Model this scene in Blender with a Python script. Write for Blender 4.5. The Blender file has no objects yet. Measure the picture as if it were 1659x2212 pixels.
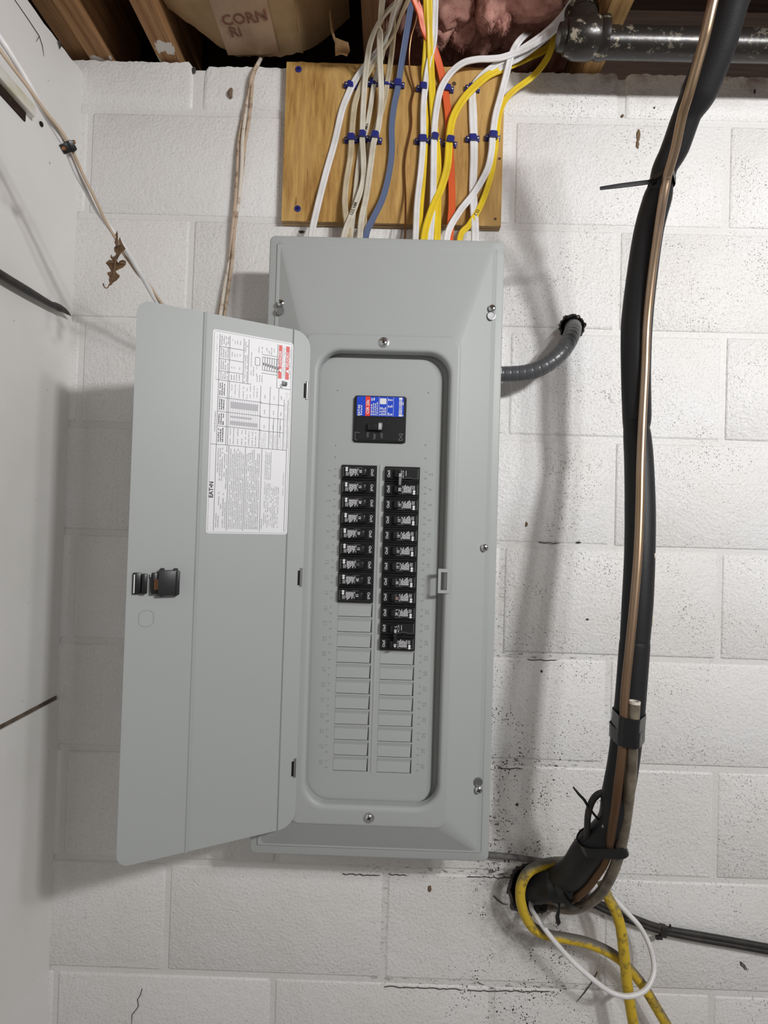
import bpy, bmesh, math, random
from mathutils import Vector, Matrix, noise
random.seed(7)
C = bpy.context.scene.collection
ZO = 2.032                      # height of the reference mortar course above the floor
# ------------------------------------------------------------------ camera, world, lights, exposure
F_PX = 1200.0
RM = Matrix(((0.9995106494827574, 0.00924991631679856, 0.029881442714310043),
             (0.02971266917608662, 0.017875172742027212, -0.9993986369261643),
             (-0.00977848970898885, 0.9997974381081274, 0.017591585813572584)))
CAM = Vector((0.5971768616421982, -1.047598611360419, -0.7750156853196281 + ZO))
cd = bpy.data.cameras.new('camera'); cam = bpy.data.objects.new('camera', cd); C.objects.link(cam)
cd.sensor_fit = 'HORIZONTAL'; cd.sensor_width = 36.0; cd.lens = F_PX * 36.0 / 1659.0
cd.clip_start = 0.01
r0, r1, r2 = RM[0], RM[1], RM[2]
cam.matrix_world = Matrix(((r0[0], -r1[0], -r2[0], CAM.x), (r0[1], -r1[1], -r2[1], CAM.y),
                           (r0[2], -r1[2], -r2[2], CAM.z), (0, 0, 0, 1)))
bpy.context.scene.camera = cam
w = bpy.data.worlds.new('world'); bpy.context.scene.world = w; w.use_nodes = True
w.node_tree.nodes['Background'].inputs[0].default_value = (1.0, 0.93, 0.88, 1)
w.node_tree.nodes['Background'].inputs[1].default_value = 0.225
LIGHT = Vector((1.64, -1.55, ZO - 0.10))
TARGET = Vector((0.95, 0.0, ZO - 0.30))
for k in (-1, 0, 1):                                  # the three lamps of the basement light, out of view
    ld = bpy.data.lights.new('basement_lamp', 'AREA'); ld.shape = 'RECTANGLE'
    ld.size = 0.12; ld.size_y = 0.10; ld.energy = 16.0 if k == 0 else 5.6; ld.color = (1.0, 1.0, 0.995)
    lo = bpy.data.objects.new('basement_lamp', ld); C.objects.link(lo)
    lo.location = LIGHT + Vector((0.17, 0.17, 0)) * k
    lo.rotation_euler = (TARGET - lo.location).to_track_quat('-Z', 'Y').to_euler()
vs = bpy.context.scene.view_settings
vs.view_transform = 'Standard'; vs.look = 'None'; vs.gamma = 1.0; vs.use_curve_mapping = False
vs.exposure = 0.0

# ------------------------------------------------------------------ geometry helpers
def ray(px, py):
    return RM.transposed() @ Vector(((px - 829.5) / F_PX, (py - 1106) / F_PX, 1.0))
def at(px, py, Y=0.0):
    d = ray(px, py); return CAM + d * ((Y - CAM.y) / d.y)
def atx(px, py, X):
    d = ray(px, py); return CAM + d * ((X - CAM.x) / d.x)
WORLD = {}
def mesh_of(bm, name):
    me = bpy.data.meshes.new(name); bm.normal_update(); bm.to_mesh(me); bm.free(); return me
def smooth(me, ang=40):
    for p in me.polygons: p.use_smooth = True
    try: me.set_sharp_from_angle(angle=math.radians(ang))
    except Exception: pass
def obj(name, bm, mats, parent=None, space='world', sm=40):
    me = mesh_of(bm, name)
    if not isinstance(mats, (list, tuple)): mats = [mats]
    for m in mats: me.materials.append(m)
    if sm: smooth(me, sm)
    o = bpy.data.objects.new(name, me); C.objects.link(o)
    if parent is not None:
        o.parent = parent
        if space == 'world': me.transform(WORLD[parent.name].inverted())
        WORLD[o.name] = WORLD[parent.name].copy()
    else:
        if space == 'world' and len(me.vertices):
            cs = [v.co for v in me.vertices]
            c = Vector([(min(v[i] for v in cs) + max(v[i] for v in cs)) / 2 for i in range(3)])
            c.z = min(v.z for v in cs)
            me.transform(Matrix.Translation(-c)); o.location = c
            WORLD[o.name] = Matrix.Translation(c)
        else: WORLD[o.name] = Matrix.Identity(4)
    return o
def tag(o, label=None, cat=None, group=None, kind=None):
    if label: o['label'] = label
    if cat: o['category'] = cat
    if group: o['group'] = group
    if kind: o['kind'] = kind
    return o
def empty(name, loc, rot=(0, 0, 0)):
    o = bpy.data.objects.new(name, None); C.objects.link(o); o.location = loc; o.rotation_euler = rot
    o.empty_display_size = 0.02
    from mathutils import Euler
    WORLD[o.name] = Matrix.Translation(loc) @ Euler(rot).to_matrix().to_4x4(); return o
def B(): return bmesh.new()
def box(bm, x0, x1, y0, y1, z0, z1, bev=0.0, seg=2, mi=0):
    g = bmesh.ops.create_cube(bm, size=1.0); vv = g['verts']
    for v in vv:
        v.co = Vector((x0 if v.co.x < 0 else x1, y0 if v.co.y < 0 else y1, z0 if v.co.z < 0 else z1))
    fs = set(f for v in vv for f in v.link_faces)
    if bev > 0:
        es = list(set(e for v in vv for e in v.link_edges))
        r = bmesh.ops.bevel(bm, geom=es, offset=bev, segments=seg, profile=0.5, affect='EDGES', clamp_overlap=True)
        fs = set(f for f in fs if f.is_valid) | set(r['faces'])
    for f in fs: f.material_index = mi
    return list(set(v for f in fs for v in f.verts))
def obox(bm, c, ax, ay, az, sx, sy, sz, bev=0.0, mi=0):
    """box centred on c with axes ax, ay, az and full sizes"""
    vv = box(bm, -sx / 2, sx / 2, -sy / 2, sy / 2, -sz / 2, sz / 2, bev, 2, mi)
    for v in vv: v.co = c + ax * v.co.x + ay * v.co.y + az * v.co.z
    return vv
def spline(pts, n=8, extra=None):
    """Catmull-Rom through pts (Vectors); extra: per-point scalars interpolated too"""
    P = [pts[0] * 2 - pts[1]] + list(pts) + [pts[-1] * 2 - pts[-2]]
    out, ex = [], []
    for i in range(1, len(P) - 2):
        a, b, c, d = P[i - 1], P[i], P[i + 1], P[i + 2]
        for k in range(n):
            t = k / n
            out.append(0.5 * ((2 * b) + (c - a) * t + (2 * a - 5 * b + 4 * c - d) * t * t + (3 * b - a - 3 * c + d) * t ** 3))
            if extra is not None: ex.append(extra[i - 1] * (1 - t) + extra[i] * t)
    out.append(pts[-1].copy())
    if extra is not None: ex.append(extra[-1])
    return (out, ex) if extra is not None else out
def frames(path, ref=Vector((0, -1, 0))):
    fr = []
    for i, p in enumerate(path):
        t = (path[min(i + 1, len(path) - 1)] - path[max(i - 1, 0)]).normalized()
        n = ref - t * ref.dot(t)
        if n.length < 1e-4: n = fr[-1][1] if fr else Vector((1, 0, 0))
        n.normalize(); s = t.cross(n).normalized(); fr.append((t, n, s))
    return fr
def tube(bm, pts, r, n=8, seg=12, flat=None, caps=True, lobes=0, lobe_d=0.1, rib=0, mi=0, ref=Vector((0, -1, 0)), hollow=False):
    """round or flat tube along pts; r scalar or list per control point; flat = height / width"""
    if n > 1:
        if isinstance(r, (list, tuple)): path, rr = spline(pts, n, list(r))
        else: path = spline(pts, n); rr = [r] * len(path)
    else: path = list(pts); rr = list(r) if isinstance(r, (list, tuple)) else [r] * len(pts)
    fr = frames(path, ref); rings = []
    for i, (p, (t, nn, s)) in enumerate(zip(path, fr)):
        ring = []
        R = rr[i]
        if rib: R = R * (1.0 if i % 2 else 1.0 - rib)
        for k in range(seg):
            a = 2 * math.pi * k / seg
            ca, sa = math.cos(a), math.sin(a)
            if flat:
                e = 0.55
                xx = math.copysign(abs(ca) ** e, ca) * R; yy = math.copysign(abs(sa) ** e, sa) * R * flat
                if lobes: yy *= 1 - lobe_d * (0.5 + 0.5 * math.cos(math.pi * 2 * lobes * (ca * 0.5 + 0.5)))
            else: xx, yy = ca * R, sa * R
            ring.append(bm.verts.new(p + s * xx + nn * yy))
        rings.append(ring)
    for a, b in zip(rings, rings[1:]):
        for k in range(seg):
            f = bm.faces.new((a[k], a[(k + 1) % seg], b[(k + 1) % seg], b[k])); f.material_index = mi
    if caps:
        for rg in ((rings[0],) if hollow else (rings[0], rings[-1])):
            f = bm.faces.new(rg); f.material_index = mi
    bmesh.ops.recalc_face_normals(bm, faces=bm.faces[:])
    return path, fr
def cyl(bm, a, b, r, seg=20, mi=0, r2=None):
    r2 = r if r2 is None else r2
    ax = (b - a).normalized(); u = ax.orthogonal().normalized(); v = ax.cross(u)
    A = [bm.verts.new(a + (u * math.cos(t) + v * math.sin(t)) * r) for t in [2 * math.pi * k / seg for k in range(seg)]]
    Bv = [bm.verts.new(b + (u * math.cos(t) + v * math.sin(t)) * r2) for t in [2 * math.pi * k / seg for k in range(seg)]]
    fs = [bm.faces.new((A[k], A[(k + 1) % seg], Bv[(k + 1) % seg], Bv[k])) for k in range(seg)]
    fs += [bm.faces.new(A[::-1]), bm.faces.new(Bv)]
    for f in fs: f.material_index = mi
def revolve(bm, c, axis, prof, seg=24, mi=0):
    """profile list of (distance along axis, radius)"""
    ax = axis.normalized(); u = ax.orthogonal().normalized(); v = ax.cross(u); rings = []
    for d, r in prof:
        rings.append([bm.verts.new(c + ax * d + (u * math.cos(2 * math.pi * k / seg) + v * math.sin(2 * math.pi * k / seg)) * max(r, 1e-5)) for k in range(seg)])
    for a, b in zip(rings, rings[1:]):
        for k in range(seg):
            f = bm.faces.new((a[k], a[(k + 1) % seg], b[(k + 1) % seg], b[k])); f.material_index = mi
    for rg in (rings[0][::-1], rings[-1]):
        f = bm.faces.new(rg); f.material_index = mi
def rrect(x0, x1, z0, z1, r, n=6):
    """rounded rectangle, counter-clockwise list of (x, z); same count for every n"""
    out = []
    for cx, cz, a0 in ((x1 - r, z1 - r, 0), (x0 + r, z1 - r, 90), (x0 + r, z0 + r, 180), (x1 - r, z0 + r, 270)):
        for k in range(n + 1):
            a = math.radians(a0 + 90.0 * k / n); out.append((cx + r * math.cos(a), cz + r * math.sin(a)))
    return out
def loft(bm, rings, close_last=False, mi=0):
    """rings: list of (points2d, y)"""
    R = [[bm.verts.new((x, y, z)) for x, z in pts] for pts, y in rings]
    n = len(R[0])
    for a, b in zip(R, R[1:]):
        for k in range(n):
            f = bm.faces.new((a[k], a[(k + 1) % n], b[(k + 1) % n], b[k])); f.material_index = mi
    if close_last: bm.faces.new(R[-1])
    return R
def curve_shape(outer, holes, depth, bevel=0.0):
    """flat plate with holes: returns a mesh in the (x, y) plane, thickness along z"""
    cu = bpy.data.curves.new('shape', 'CURVE'); cu.dimensions = '2D'; cu.fill_mode = 'BOTH'
    cu.extrude = depth / 2; cu.bevel_depth = bevel; cu.bevel_resolution = 1
    for pts in [outer] + holes:
        s = cu.splines.new('POLY'); s.points.add(len(pts) - 1); s.use_cyclic_u = True
        for p, (x, z) in zip(s.points, pts): p.co = (x, z, 0, 1)
    o = bpy.data.objects.new('shape', cu); C.objects.link(o)
    dg = bpy.context.evaluated_depsgraph_get(); dg.update()
    me = bpy.data.meshes.new_from_object(o.evaluated_get(dg))
    bpy.data.objects.remove(o); bpy.data.curves.remove(cu); return me
FONT_CACHE = {}
def text_mesh(s, bold=0.0, ext=0.0):
    key = (s, bold, ext)
    if key not in FONT_CACHE:
        cu = bpy.data.curves.new('text', 'FONT'); cu.body = s; cu.size = 1.0; cu.align_x = 'CENTER'; cu.align_y = 'CENTER'
        cu.offset = bold; cu.extrude = ext; cu.resolution_u = 2
        o = bpy.data.objects.new('text', cu); C.objects.link(o)
        dg = bpy.context.evaluated_depsgraph_get(); dg.update()
        me = bpy.data.meshes.new_from_object(o.evaluated_get(dg)); bpy.data.objects.remove(o)
        FONT_CACHE[key] = ([v.co.copy() for v in me.vertices], [tuple(p.vertices) for p in me.polygons])
    return FONT_CACHE[key]
def put_text(bm, s, size, c, rd, ud, nd, mi=0, bold=0.0, ext=0.0, warp=None):
    """text centred at c; rd reading direction, ud up, nd out of the surface"""
    vs_, fs = text_mesh(s, bold, ext)
    if warp: vv = [bm.verts.new(warp(v.x * size, v.y * size, v.z * size)) for v in vs_]
    else: vv = [bm.verts.new(c + rd * (v.x * size) + ud * (v.y * size) + nd * (v.z * size)) for v in vs_]
    for f in fs:
        try: bm.faces.new([vv[i] for i in f]).material_index = mi
        except ValueError: pass
def put_logo(bm, size, c, rd, ud, nd, mi):
    put_text(bm, 'EAT', size, c - rd * size * .62, rd, ud, nd, mi, bold=.03); put_text(bm, 'N', size, c + rd * size * 1.02, rd, ud, nd, mi, bold=.03)
    d = c + rd * size * .47; A = [bm.verts.new(d + rd * (math.cos(q * math.pi / 7) * size * .17) + ud * (math.sin(q * math.pi / 7) * size * .17)) for q in range(14)]; bm.faces.new(A).material_index = mi
def quad(bm, c, rd, ud, w_, h_, mi=0):
    vv = [bm.verts.new(c + rd * (sx * w_ / 2) + ud * (sy * h_ / 2)) for sx, sy in ((-1, -1), (1, -1), (1, 1), (-1, 1))]
    bm.faces.new(vv).material_index = mi
def boolean_cut(o, cutter):
    m = o.modifiers.new('cut', 'BOOLEAN'); m.operation = 'DIFFERENCE'; m.object = cutter; m.solver = 'EXACT'
    dg = bpy.context.evaluated_depsgraph_get(); dg.update()
    me = bpy.data.meshes.new_from_object(o.evaluated_get(dg)); o.modifiers.clear(); o.data = me
    for p in me.polygons: p.use_smooth = False
def hull2d(pts):
    pts = sorted(pts)
    def half(ps):
        h = []
        for p in ps:
            while len(h) > 1 and (h[-1][0] - h[-2][0]) * (p[1] - h[-2][1]) - (h[-1][1] - h[-2][1]) * (p[0] - h[-2][0]) <= 0: h.pop()
            h.append(p)
        return h[:-1]
    return half(pts) + half(pts[::-1])
def hull_band(bm, circles, up, height, thick=0.0008, n=40, wob=0.0, rng=None):
    """band wrapped round a bundle. circles: [(centre, radius)], up: axis along the bundle"""
    up = up.normalized(); c0 = sum((c for c, r in circles), Vector()) / len(circles)
    n1 = Vector((0, -1, 0)); n1 = (n1 - up * n1.dot(up)).normalized(); s1 = up.cross(n1)
    pts = []
    for c, r in circles:
        d = c - c0
        for k in range(24):
            a = 2 * math.pi * k / 24
            pts.append((d.dot(s1) + (r + thick) * math.cos(a), d.dot(n1) + (r + thick) * math.sin(a)))
    h = hull2d(pts)
    L = [0.0]
    for i in range(len(h)):
        a, b = h[i], h[(i + 1) % len(h)]; L.append(L[-1] + math.hypot(b[0] - a[0], b[1] - a[1]))
    rs = []
    for k in range(n):
        t = L[-1] * k / n; i = 0
        while L[i + 1] < t: i += 1
        a, b = h[i], h[(i + 1) % len(h)]; f = (t - L[i]) / max(L[i + 1] - L[i], 1e-9)
        rs.append((a[0] + (b[0] - a[0]) * f, a[1] + (b[1] - a[1]) * f))
    rows = []
    for z, sc in ((-0.5, 0.975), (-0.5, 1.0), (-0.17, 1.0), (0.17, 1.0), (0.5, 1.0), (0.5, 0.975)):
        row = []
        for k, (x, y) in enumerate(rs):
            wv = wob * math.sin(k * 1.7 + z * 9) + (rng.uniform(-wob, wob) if rng else 0)
            row.append(bm.verts.new(c0 + (s1 * x + n1 * y) * (sc + wv) + up * (z * height)))
        rows.append(row)
    for a, b in zip(rows, rows[1:]):
        for k in range(n): bm.faces.new((a[k], a[(k + 1) % n], b[(k + 1) % n], b[k]))
    bmesh.ops.recalc_face_normals(bm, faces=bm.faces[:])

# ------------------------------------------------------------------ materials
def nm(name):
    m = bpy.data.materials.new(name); m.use_nodes = True
    nt = m.node_tree; return m, nt, nt.nodes['Principled BSDF']
def lnk(nt, a, b): nt.links.new(a, b)
def node(nt, t, **kw):
    n = nt.nodes.new(t)
    for k, v in kw.items():
        if k in n.inputs: n.inputs[k].default_value = v
        else: setattr(n, k, v)
    return n
def pos(nt, scale=(1, 1, 1), obj_space=False):
    if obj_space: src = node(nt, 'ShaderNodeTexCoord').outputs['Object']
    else: src = node(nt, 'ShaderNodeNewGeometry').outputs['Position']
    mp = node(nt, 'ShaderNodeMapping'); mp.inputs['Scale'].default_value = scale
    lnk(nt, src, mp.inputs['Vector']); return mp.outputs['Vector']
def ntex(nt, vec, scale, detail=3, rough=0.55):
    n = node(nt, 'ShaderNodeTexNoise', Scale=scale, Detail=detail, Roughness=rough); lnk(nt, vec, n.inputs['Vector']); return n.outputs['Fac']
def ramp(nt, fac, a, b, ca=(0, 0, 0, 1), cb=(1, 1, 1, 1)):
    r = node(nt, 'ShaderNodeValToRGB'); e = r.color_ramp.elements
    e[0].position = a; e[0].color = ca; e[1].position = b; e[1].color = cb
    lnk(nt, fac, r.inputs['Fac']); return r.outputs['Color']
def mix(nt, fac, a, b):
    m = node(nt, 'ShaderNodeMix', data_type='RGBA')
    for sock, v in ((m.inputs['Factor'], fac), (m.inputs['A'], a), (m.inputs['B'], b)) if False else ((m.inputs[0], fac), (m.inputs[6], a), (m.inputs[7], b)):
        if hasattr(v, 'is_linked') or hasattr(v, 'links'): lnk(nt, v, sock)
        elif isinstance(v, (tuple, list)): sock.default_value = tuple(v) + ((1,) if len(v) == 3 else ())
        else: sock.default_value = v
    return m.outputs[2]
def mth(nt, op, a, b=0.5, clamp=False):
    m = node(nt, 'ShaderNodeMath', operation=op, use_clamp=clamp)
    for i, v in enumerate((a, b)):
        if hasattr(v, 'links'): lnk(nt, v, m.inputs[i])
        else: m.inputs[i].default_value = v
    return m.outputs[0]
def maprange(nt, v, a, b, lo=0.0, hi=1.0):
    m = node(nt, 'ShaderNodeMapRange', clamp=True); lnk(nt, v, m.inputs[0])
    for i, x in enumerate((a, b, lo, hi)): m.inputs[i + 1].default_value = x
    return m.outputs[0]
def bump(nt, bsdf, h, strength=0.3, dist=0.001, prev=None):
    b = node(nt, 'ShaderNodeBump', Strength=strength, Distance=dist); lnk(nt, h, b.inputs['Height'])
    if prev is not None: lnk(nt, prev, b.inputs['Normal'])
    lnk(nt, b.outputs['Normal'], bsdf.inputs['Normal']); return b.outputs['Normal']
def simple(name, col, rough=0.5, metal=0.0, var=None, vscale=60, lo=0.4, hi=0.65, bmp=None, spec=0.5, stretch=(1, 1, 1), objs=True):
    m, nt, b = nm(name)
    b.inputs['Base Color'].default_value = tuple(col) + (1,); b.inputs['Roughness'].default_value = rough
    b.inputs['Metallic'].default_value = metal; b.inputs['Specular IOR Level'].default_value = spec
    if var or bmp: v = pos(nt, stretch, objs)
    if var:
        f = ramp(nt, ntex(nt, v, vscale, 4), lo, hi); lnk(nt, mix(nt, f, col, var), b.inputs['Base Color'])
    if bmp: bump(nt, b, ntex(nt, v, bmp[0], 3), bmp[1], bmp[2] if len(bmp) > 2 else 0.001)
    return m

def block_paint(name, mortar=False):
    m, nt, b = nm(name); p = pos(nt)
    b.inputs['Roughness'].default_value = 0.42; b.inputs['Specular IOR Level'].default_value = 0.35
    sx = node(nt, 'ShaderNodeSeparateXYZ'); lnk(nt, p, sx.inputs[0])
    base = mix(nt, ramp(nt, ntex(nt, p, 5, 4), 0.35, 0.7), (0.80, 0.795, 0.795), (0.76, 0.74, 0.72)) if not mortar else mix(nt, ramp(nt, ntex(nt, p, 5, 4), 0.35, 0.7), (0.75, 0.745, 0.74), (0.72, 0.70, 0.68))
    # open pores of the block: denser on the unplastered right-hand part of the wall and behind the panel
    dens = maprange(nt, sx.outputs[0], 0.15, 0.95, 0.30, 1.0)
    patch = ramp(nt, ntex(nt, p, 9, 3), 0.38, 0.62)
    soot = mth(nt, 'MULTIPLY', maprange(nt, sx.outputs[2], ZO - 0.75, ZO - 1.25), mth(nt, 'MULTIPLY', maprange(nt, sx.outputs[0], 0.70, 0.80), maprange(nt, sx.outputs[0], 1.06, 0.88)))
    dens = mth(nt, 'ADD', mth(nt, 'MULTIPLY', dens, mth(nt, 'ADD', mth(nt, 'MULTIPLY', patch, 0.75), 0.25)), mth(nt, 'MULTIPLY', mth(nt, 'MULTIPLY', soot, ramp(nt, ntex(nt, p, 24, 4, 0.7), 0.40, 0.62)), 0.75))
    wv = node(nt, 'ShaderNodeVectorMath', operation='ADD'); lnk(nt, p, wv.inputs[0])
    nz = node(nt, 'ShaderNodeTexNoise', Scale=160.0, Detail=2.0); lnk(nt, p, nz.inputs['Vector'])
    sc = node(nt, 'ShaderNodeVectorMath', operation='SCALE'); lnk(nt, nz.outputs['Color'], sc.inputs[0]); sc.inputs['Scale'].default_value = 0.005
    lnk(nt, sc.outputs[0], wv.inputs[1])
    vo = node(nt, 'ShaderNodeTexVoronoi', Scale=265.0); lnk(nt, wv.outputs[0], vo.inputs['Vector'])
    cs = node(nt, 'ShaderNodeSeparateColor'); lnk(nt, vo.outputs['Color'], cs.inputs[0])
    rad = mth(nt, 'MULTIPLY', mth(nt, 'SUBTRACT', mth(nt, 'MULTIPLY', cs.outputs[0], dens), 0.26), 0.46)
    pit = maprange(nt, mth(nt, 'SUBTRACT', vo.outputs['Distance'], rad), 0.05, -0.03)
    vo2 = node(nt, 'ShaderNodeTexVoronoi', Scale=52.0); lnk(nt, wv.outputs[0], vo2.inputs['Vector'])
    cs2 = node(nt, 'ShaderNodeSeparateColor'); lnk(nt, vo2.outputs['Color'], cs2.inputs[0])
    rad2 = mth(nt, 'MULTIPLY', mth(nt, 'SUBTRACT', cs2.outputs[1], 0.93), 1.3)
    pit2 = maprange(nt, mth(nt, 'SUBTRACT', vo2.outputs['Distance'], rad2), 0.02, -0.02)
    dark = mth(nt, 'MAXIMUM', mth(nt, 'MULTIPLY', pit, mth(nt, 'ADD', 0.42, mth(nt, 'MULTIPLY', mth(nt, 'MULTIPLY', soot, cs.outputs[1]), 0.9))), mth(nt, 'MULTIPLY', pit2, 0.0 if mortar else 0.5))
    col = mix(nt, dark, base, (0.045, 0.04, 0.037))
    # soot smudge round the pipe hole
    dv = node(nt, 'ShaderNodeVectorMath', operation='DISTANCE'); lnk(nt, p, dv.inputs[0]); dv.inputs[1].default_value = (0.885, 0.0, ZO - 1.475)
    sm = mth(nt, 'MULTIPLY', maprange(nt, dv.outputs['Value'], 0.13, 0.03), ramp(nt, ntex(nt, p, 28, 5, 0.7), 0.36, 0.62))
    col = mix(nt, mth(nt, 'MULTIPLY', sm, 0.8), col, (0.06, 0.05, 0.045))
    # brown marks broken up by noise, stronger toward the wall head on the right
    rz = mth(nt, 'MULTIPLY', maprange(nt, sx.outputs[2], ZO + 0.03, ZO + 0.085), mth(nt, 'MULTIPLY', maprange(nt, sx.outputs[0], 0.86, 0.95), ramp(nt, ntex(nt, p, 22, 4), 0.45, 0.66)))
    col = mix(nt, mth(nt, 'MULTIPLY', rz, 0.7), col, (0.16, 0.09, 0.05))
    if mortar:
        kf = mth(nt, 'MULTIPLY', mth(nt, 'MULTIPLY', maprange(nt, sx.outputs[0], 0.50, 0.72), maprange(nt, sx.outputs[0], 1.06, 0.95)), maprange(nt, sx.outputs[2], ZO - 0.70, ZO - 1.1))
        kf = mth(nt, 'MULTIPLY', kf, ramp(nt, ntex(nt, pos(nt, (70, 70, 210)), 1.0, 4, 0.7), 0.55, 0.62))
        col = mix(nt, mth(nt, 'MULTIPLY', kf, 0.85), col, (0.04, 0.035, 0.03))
    lnk(nt, col, b.inputs['Base Color'])
    h1 = mth(nt, 'ADD', mth(nt, 'MULTIPLY', ntex(nt, p, 170, 3, 0.6), 0.7), mth(nt, 'MULTIPLY', ramp(nt, ntex(nt, p, 330, 2, 0.5), 0.60, 0.80), 0.30)); h2 = ntex(nt, p, 42, 2)
    hh = mth(nt, 'ADD', mth(nt, 'ADD', mth(nt, 'MULTIPLY', h1, 1.0), mth(nt, 'MULTIPLY', h2, 0.6)), mth(nt, 'MULTIPLY', pit, -0.8))
    bump(nt, b, hh, 0.95 if not mortar else 0.5, 0.0028)
    return m
M = {}
M['block'] = block_paint('painted_block'); M['mortar'] = block_paint('painted_mortar', True)
def board_paint():
    m, nt, b = nm('painted_board'); p = pos(nt)
    b.inputs['Roughness'].default_value = 0.5; b.inputs['Specular IOR Level'].default_value = 0.3
    base = mix(nt, ramp(nt, ntex(nt, p, 4, 4), 0.4, 0.7), (0.80, 0.79, 0.78), (0.74, 0.73, 0.70))
    sp = ramp(nt, ntex(nt, p, 95, 2), 0.755, 0.78)
    col = mix(nt, mth(nt, 'MULTIPLY', sp, 0.55), base, (0.16, 0.13, 0.10))
    lnk(nt, col, b.inputs['Base Color']); bump(nt, b, ntex(nt, pos(nt), 30, 3), 0.15, 0.002); return m
M['board'] = board_paint()
def gray_enamel(name, col):
    m, nt, b = nm(name); p = pos(nt)
    b.inputs['Base Color'].default_value = tuple(col) + (1,); b.inputs['Roughness'].default_value = 0.44
    b.inputs['Specular IOR Level'].default_value = 0.34
    bump(nt, b, ntex(nt, p, 700, 2), 0.06, 0.0004); return m
M['enamel'] = gray_enamel('gray_enamel', (0.405, 0.425, 0.42))
M['gap_shade'] = simple('gap_shade_black', (0.022, 0.021, 0.020), 0.6)  # near-black so the deadfront gap reads as shade
M['zinc'] = simple('zinc_plated_steel', (0.72, 0.73, 0.74), 0.22, 1.0)
M['galv'] = simple('galvanised_steel', (0.40, 0.405, 0.41), 0.38, 1.0)
M['black'] = simple('black_moulded_plastic', (0.012, 0.012, 0.013), 0.33, spec=0.5)
M['blackmatte'] = simple('black_recess_plastic', (0.006, 0.006, 0.006), 0.6, spec=0.2)
M['handle'] = simple('black_handle_plastic', (0.016, 0.016, 0.017), 0.3)
M['white_ink'] = simple('white_ink', (0.80, 0.80, 0.82), 0.6)
M['gray_ink'] = simple('gray_mark', (0.22, 0.22, 0.23), 0.6)
M['pink_ink'] = simple('faded_pink_ink', (0.62, 0.42, 0.36), 0.6)
M['blue_label'] = simple('blue_label', (0.012, 0.065, 0.62), 0.35)
M['red_label'] = simple('red_label', (0.86, 0.055, 0.04), 0.4)
M['paper'] = simple('white_label_paper', (0.80, 0.80, 0.82), 0.45)
M['ink'] = simple('dark_ink', (0.17, 0.17, 0.185), 0.6)
M['ink_black'] = simple('black_ink', (0.008, 0.008, 0.01), 0.5)
M['ink_mid'] = simple('halftone_gray_ink', (0.52, 0.52, 0.55), 0.6)
M['red_ink'] = simple('red_ink', (0.72, 0.10, 0.09), 0.5)
M['shelf_black'] = simple('dark_gray_latch_plastic', (0.022, 0.022, 0.025), 0.4)
M['copper'] = simple('bare_copper', (0.42, 0.21, 0.11), 0.32, 1.0)
def pipe_copper():
    m, nt, b = nm('tarnished_copper'); p = pos(nt)
    f = ramp(nt, ntex(nt, p, 12, 4), 0.35, 0.65)
    sx = node(nt, 'ShaderNodeSeparateXYZ'); lnk(nt, p, sx.inputs[0])
    low = maprange(nt, sx.outputs[2], ZO - 0.75, ZO - 1.15)
    c = mix(nt, f, (0.46, 0.335, 0.245), (0.36, 0.25, 0.15)); c = mix(nt, low, c, (0.20, 0.115, 0.065))
    lnk(nt, c, b.inputs['Base Color']); b.inputs['Metallic'].default_value = 0.9
    lnk(nt, maprange(nt, sx.outputs[2], ZO - 0.75, ZO - 1.15, 0.33, 0.55), b.inputs['Roughness']); return m
M['pipe_copper'] = pipe_copper()
def foam():
    m, nt, b = nm('black_pipe_foam'); p = pos(nt)
    sc = ramp(nt, ntex(nt, p, 45, 5, 0.7), 0.71, 0.76)
    lnk(nt, mix(nt, mth(nt, 'MULTIPLY', sc, 0.35), (0.013, 0.0125, 0.0135), (0.20, 0.19, 0.18)), b.inputs['Base Color'])
    b.inputs['Roughness'].default_value = 0.5; b.inputs['Specular IOR Level'].default_value = 0.32
    bump(nt, b, ntex(nt, p, 320, 2), 0.25, 0.0006); return m
M['foam'] = foam()
M['tape'] = simple('black_vinyl_tape', (0.010, 0.010, 0.011), 0.28, bmp=(120, 0.25, 0.001))
M['tie'] = simple('black_nylon', (0.010, 0.010, 0.011), 0.35)
M['drain'] = simple('clouded_vinyl_tube', (0.20, 0.165, 0.12), 0.35, var=(0.09, 0.075, 0.055), vscale=40)
M['cable_white'] = simple('white_cable_jacket', (0.80, 0.79, 0.80), 0.38, var=(0.70, 0.69, 0.68), vscale=30)
M['cable_cream'] = simple('cream_cable_jacket', (0.66, 0.62, 0.53), 0.42, var=(0.55, 0.50, 0.41), vscale=35)
M['cable_tan'] = simple('tan_cable_jacket', (0.55, 0.47, 0.33), 0.45, var=(0.42, 0.34, 0.22), vscale=35)
M['cable_blue'] = simple('slate_blue_cable_jacket', (0.115, 0.155, 0.27), 0.38)
M['cable_yellow'] = simple('yellow_cable_jacket', (0.82, 0.60, 0.025), 0.38, var=(0.72, 0.50, 0.03), vscale=25)
M['cable_orange'] = simple('orange_cable_jacket', (0.72, 0.125, 0.035), 0.4)
M['cable_print'] = simple('cable_print_ink', (0.10, 0.09, 0.07), 0.6)
M['clip_blue'] = simple('blue_plastic', (0.020, 0.026, 0.19), 0.38)
M['nail'] = simple('steel_nail', (0.35, 0.35, 0.36), 0.4, 1.0)
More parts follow.
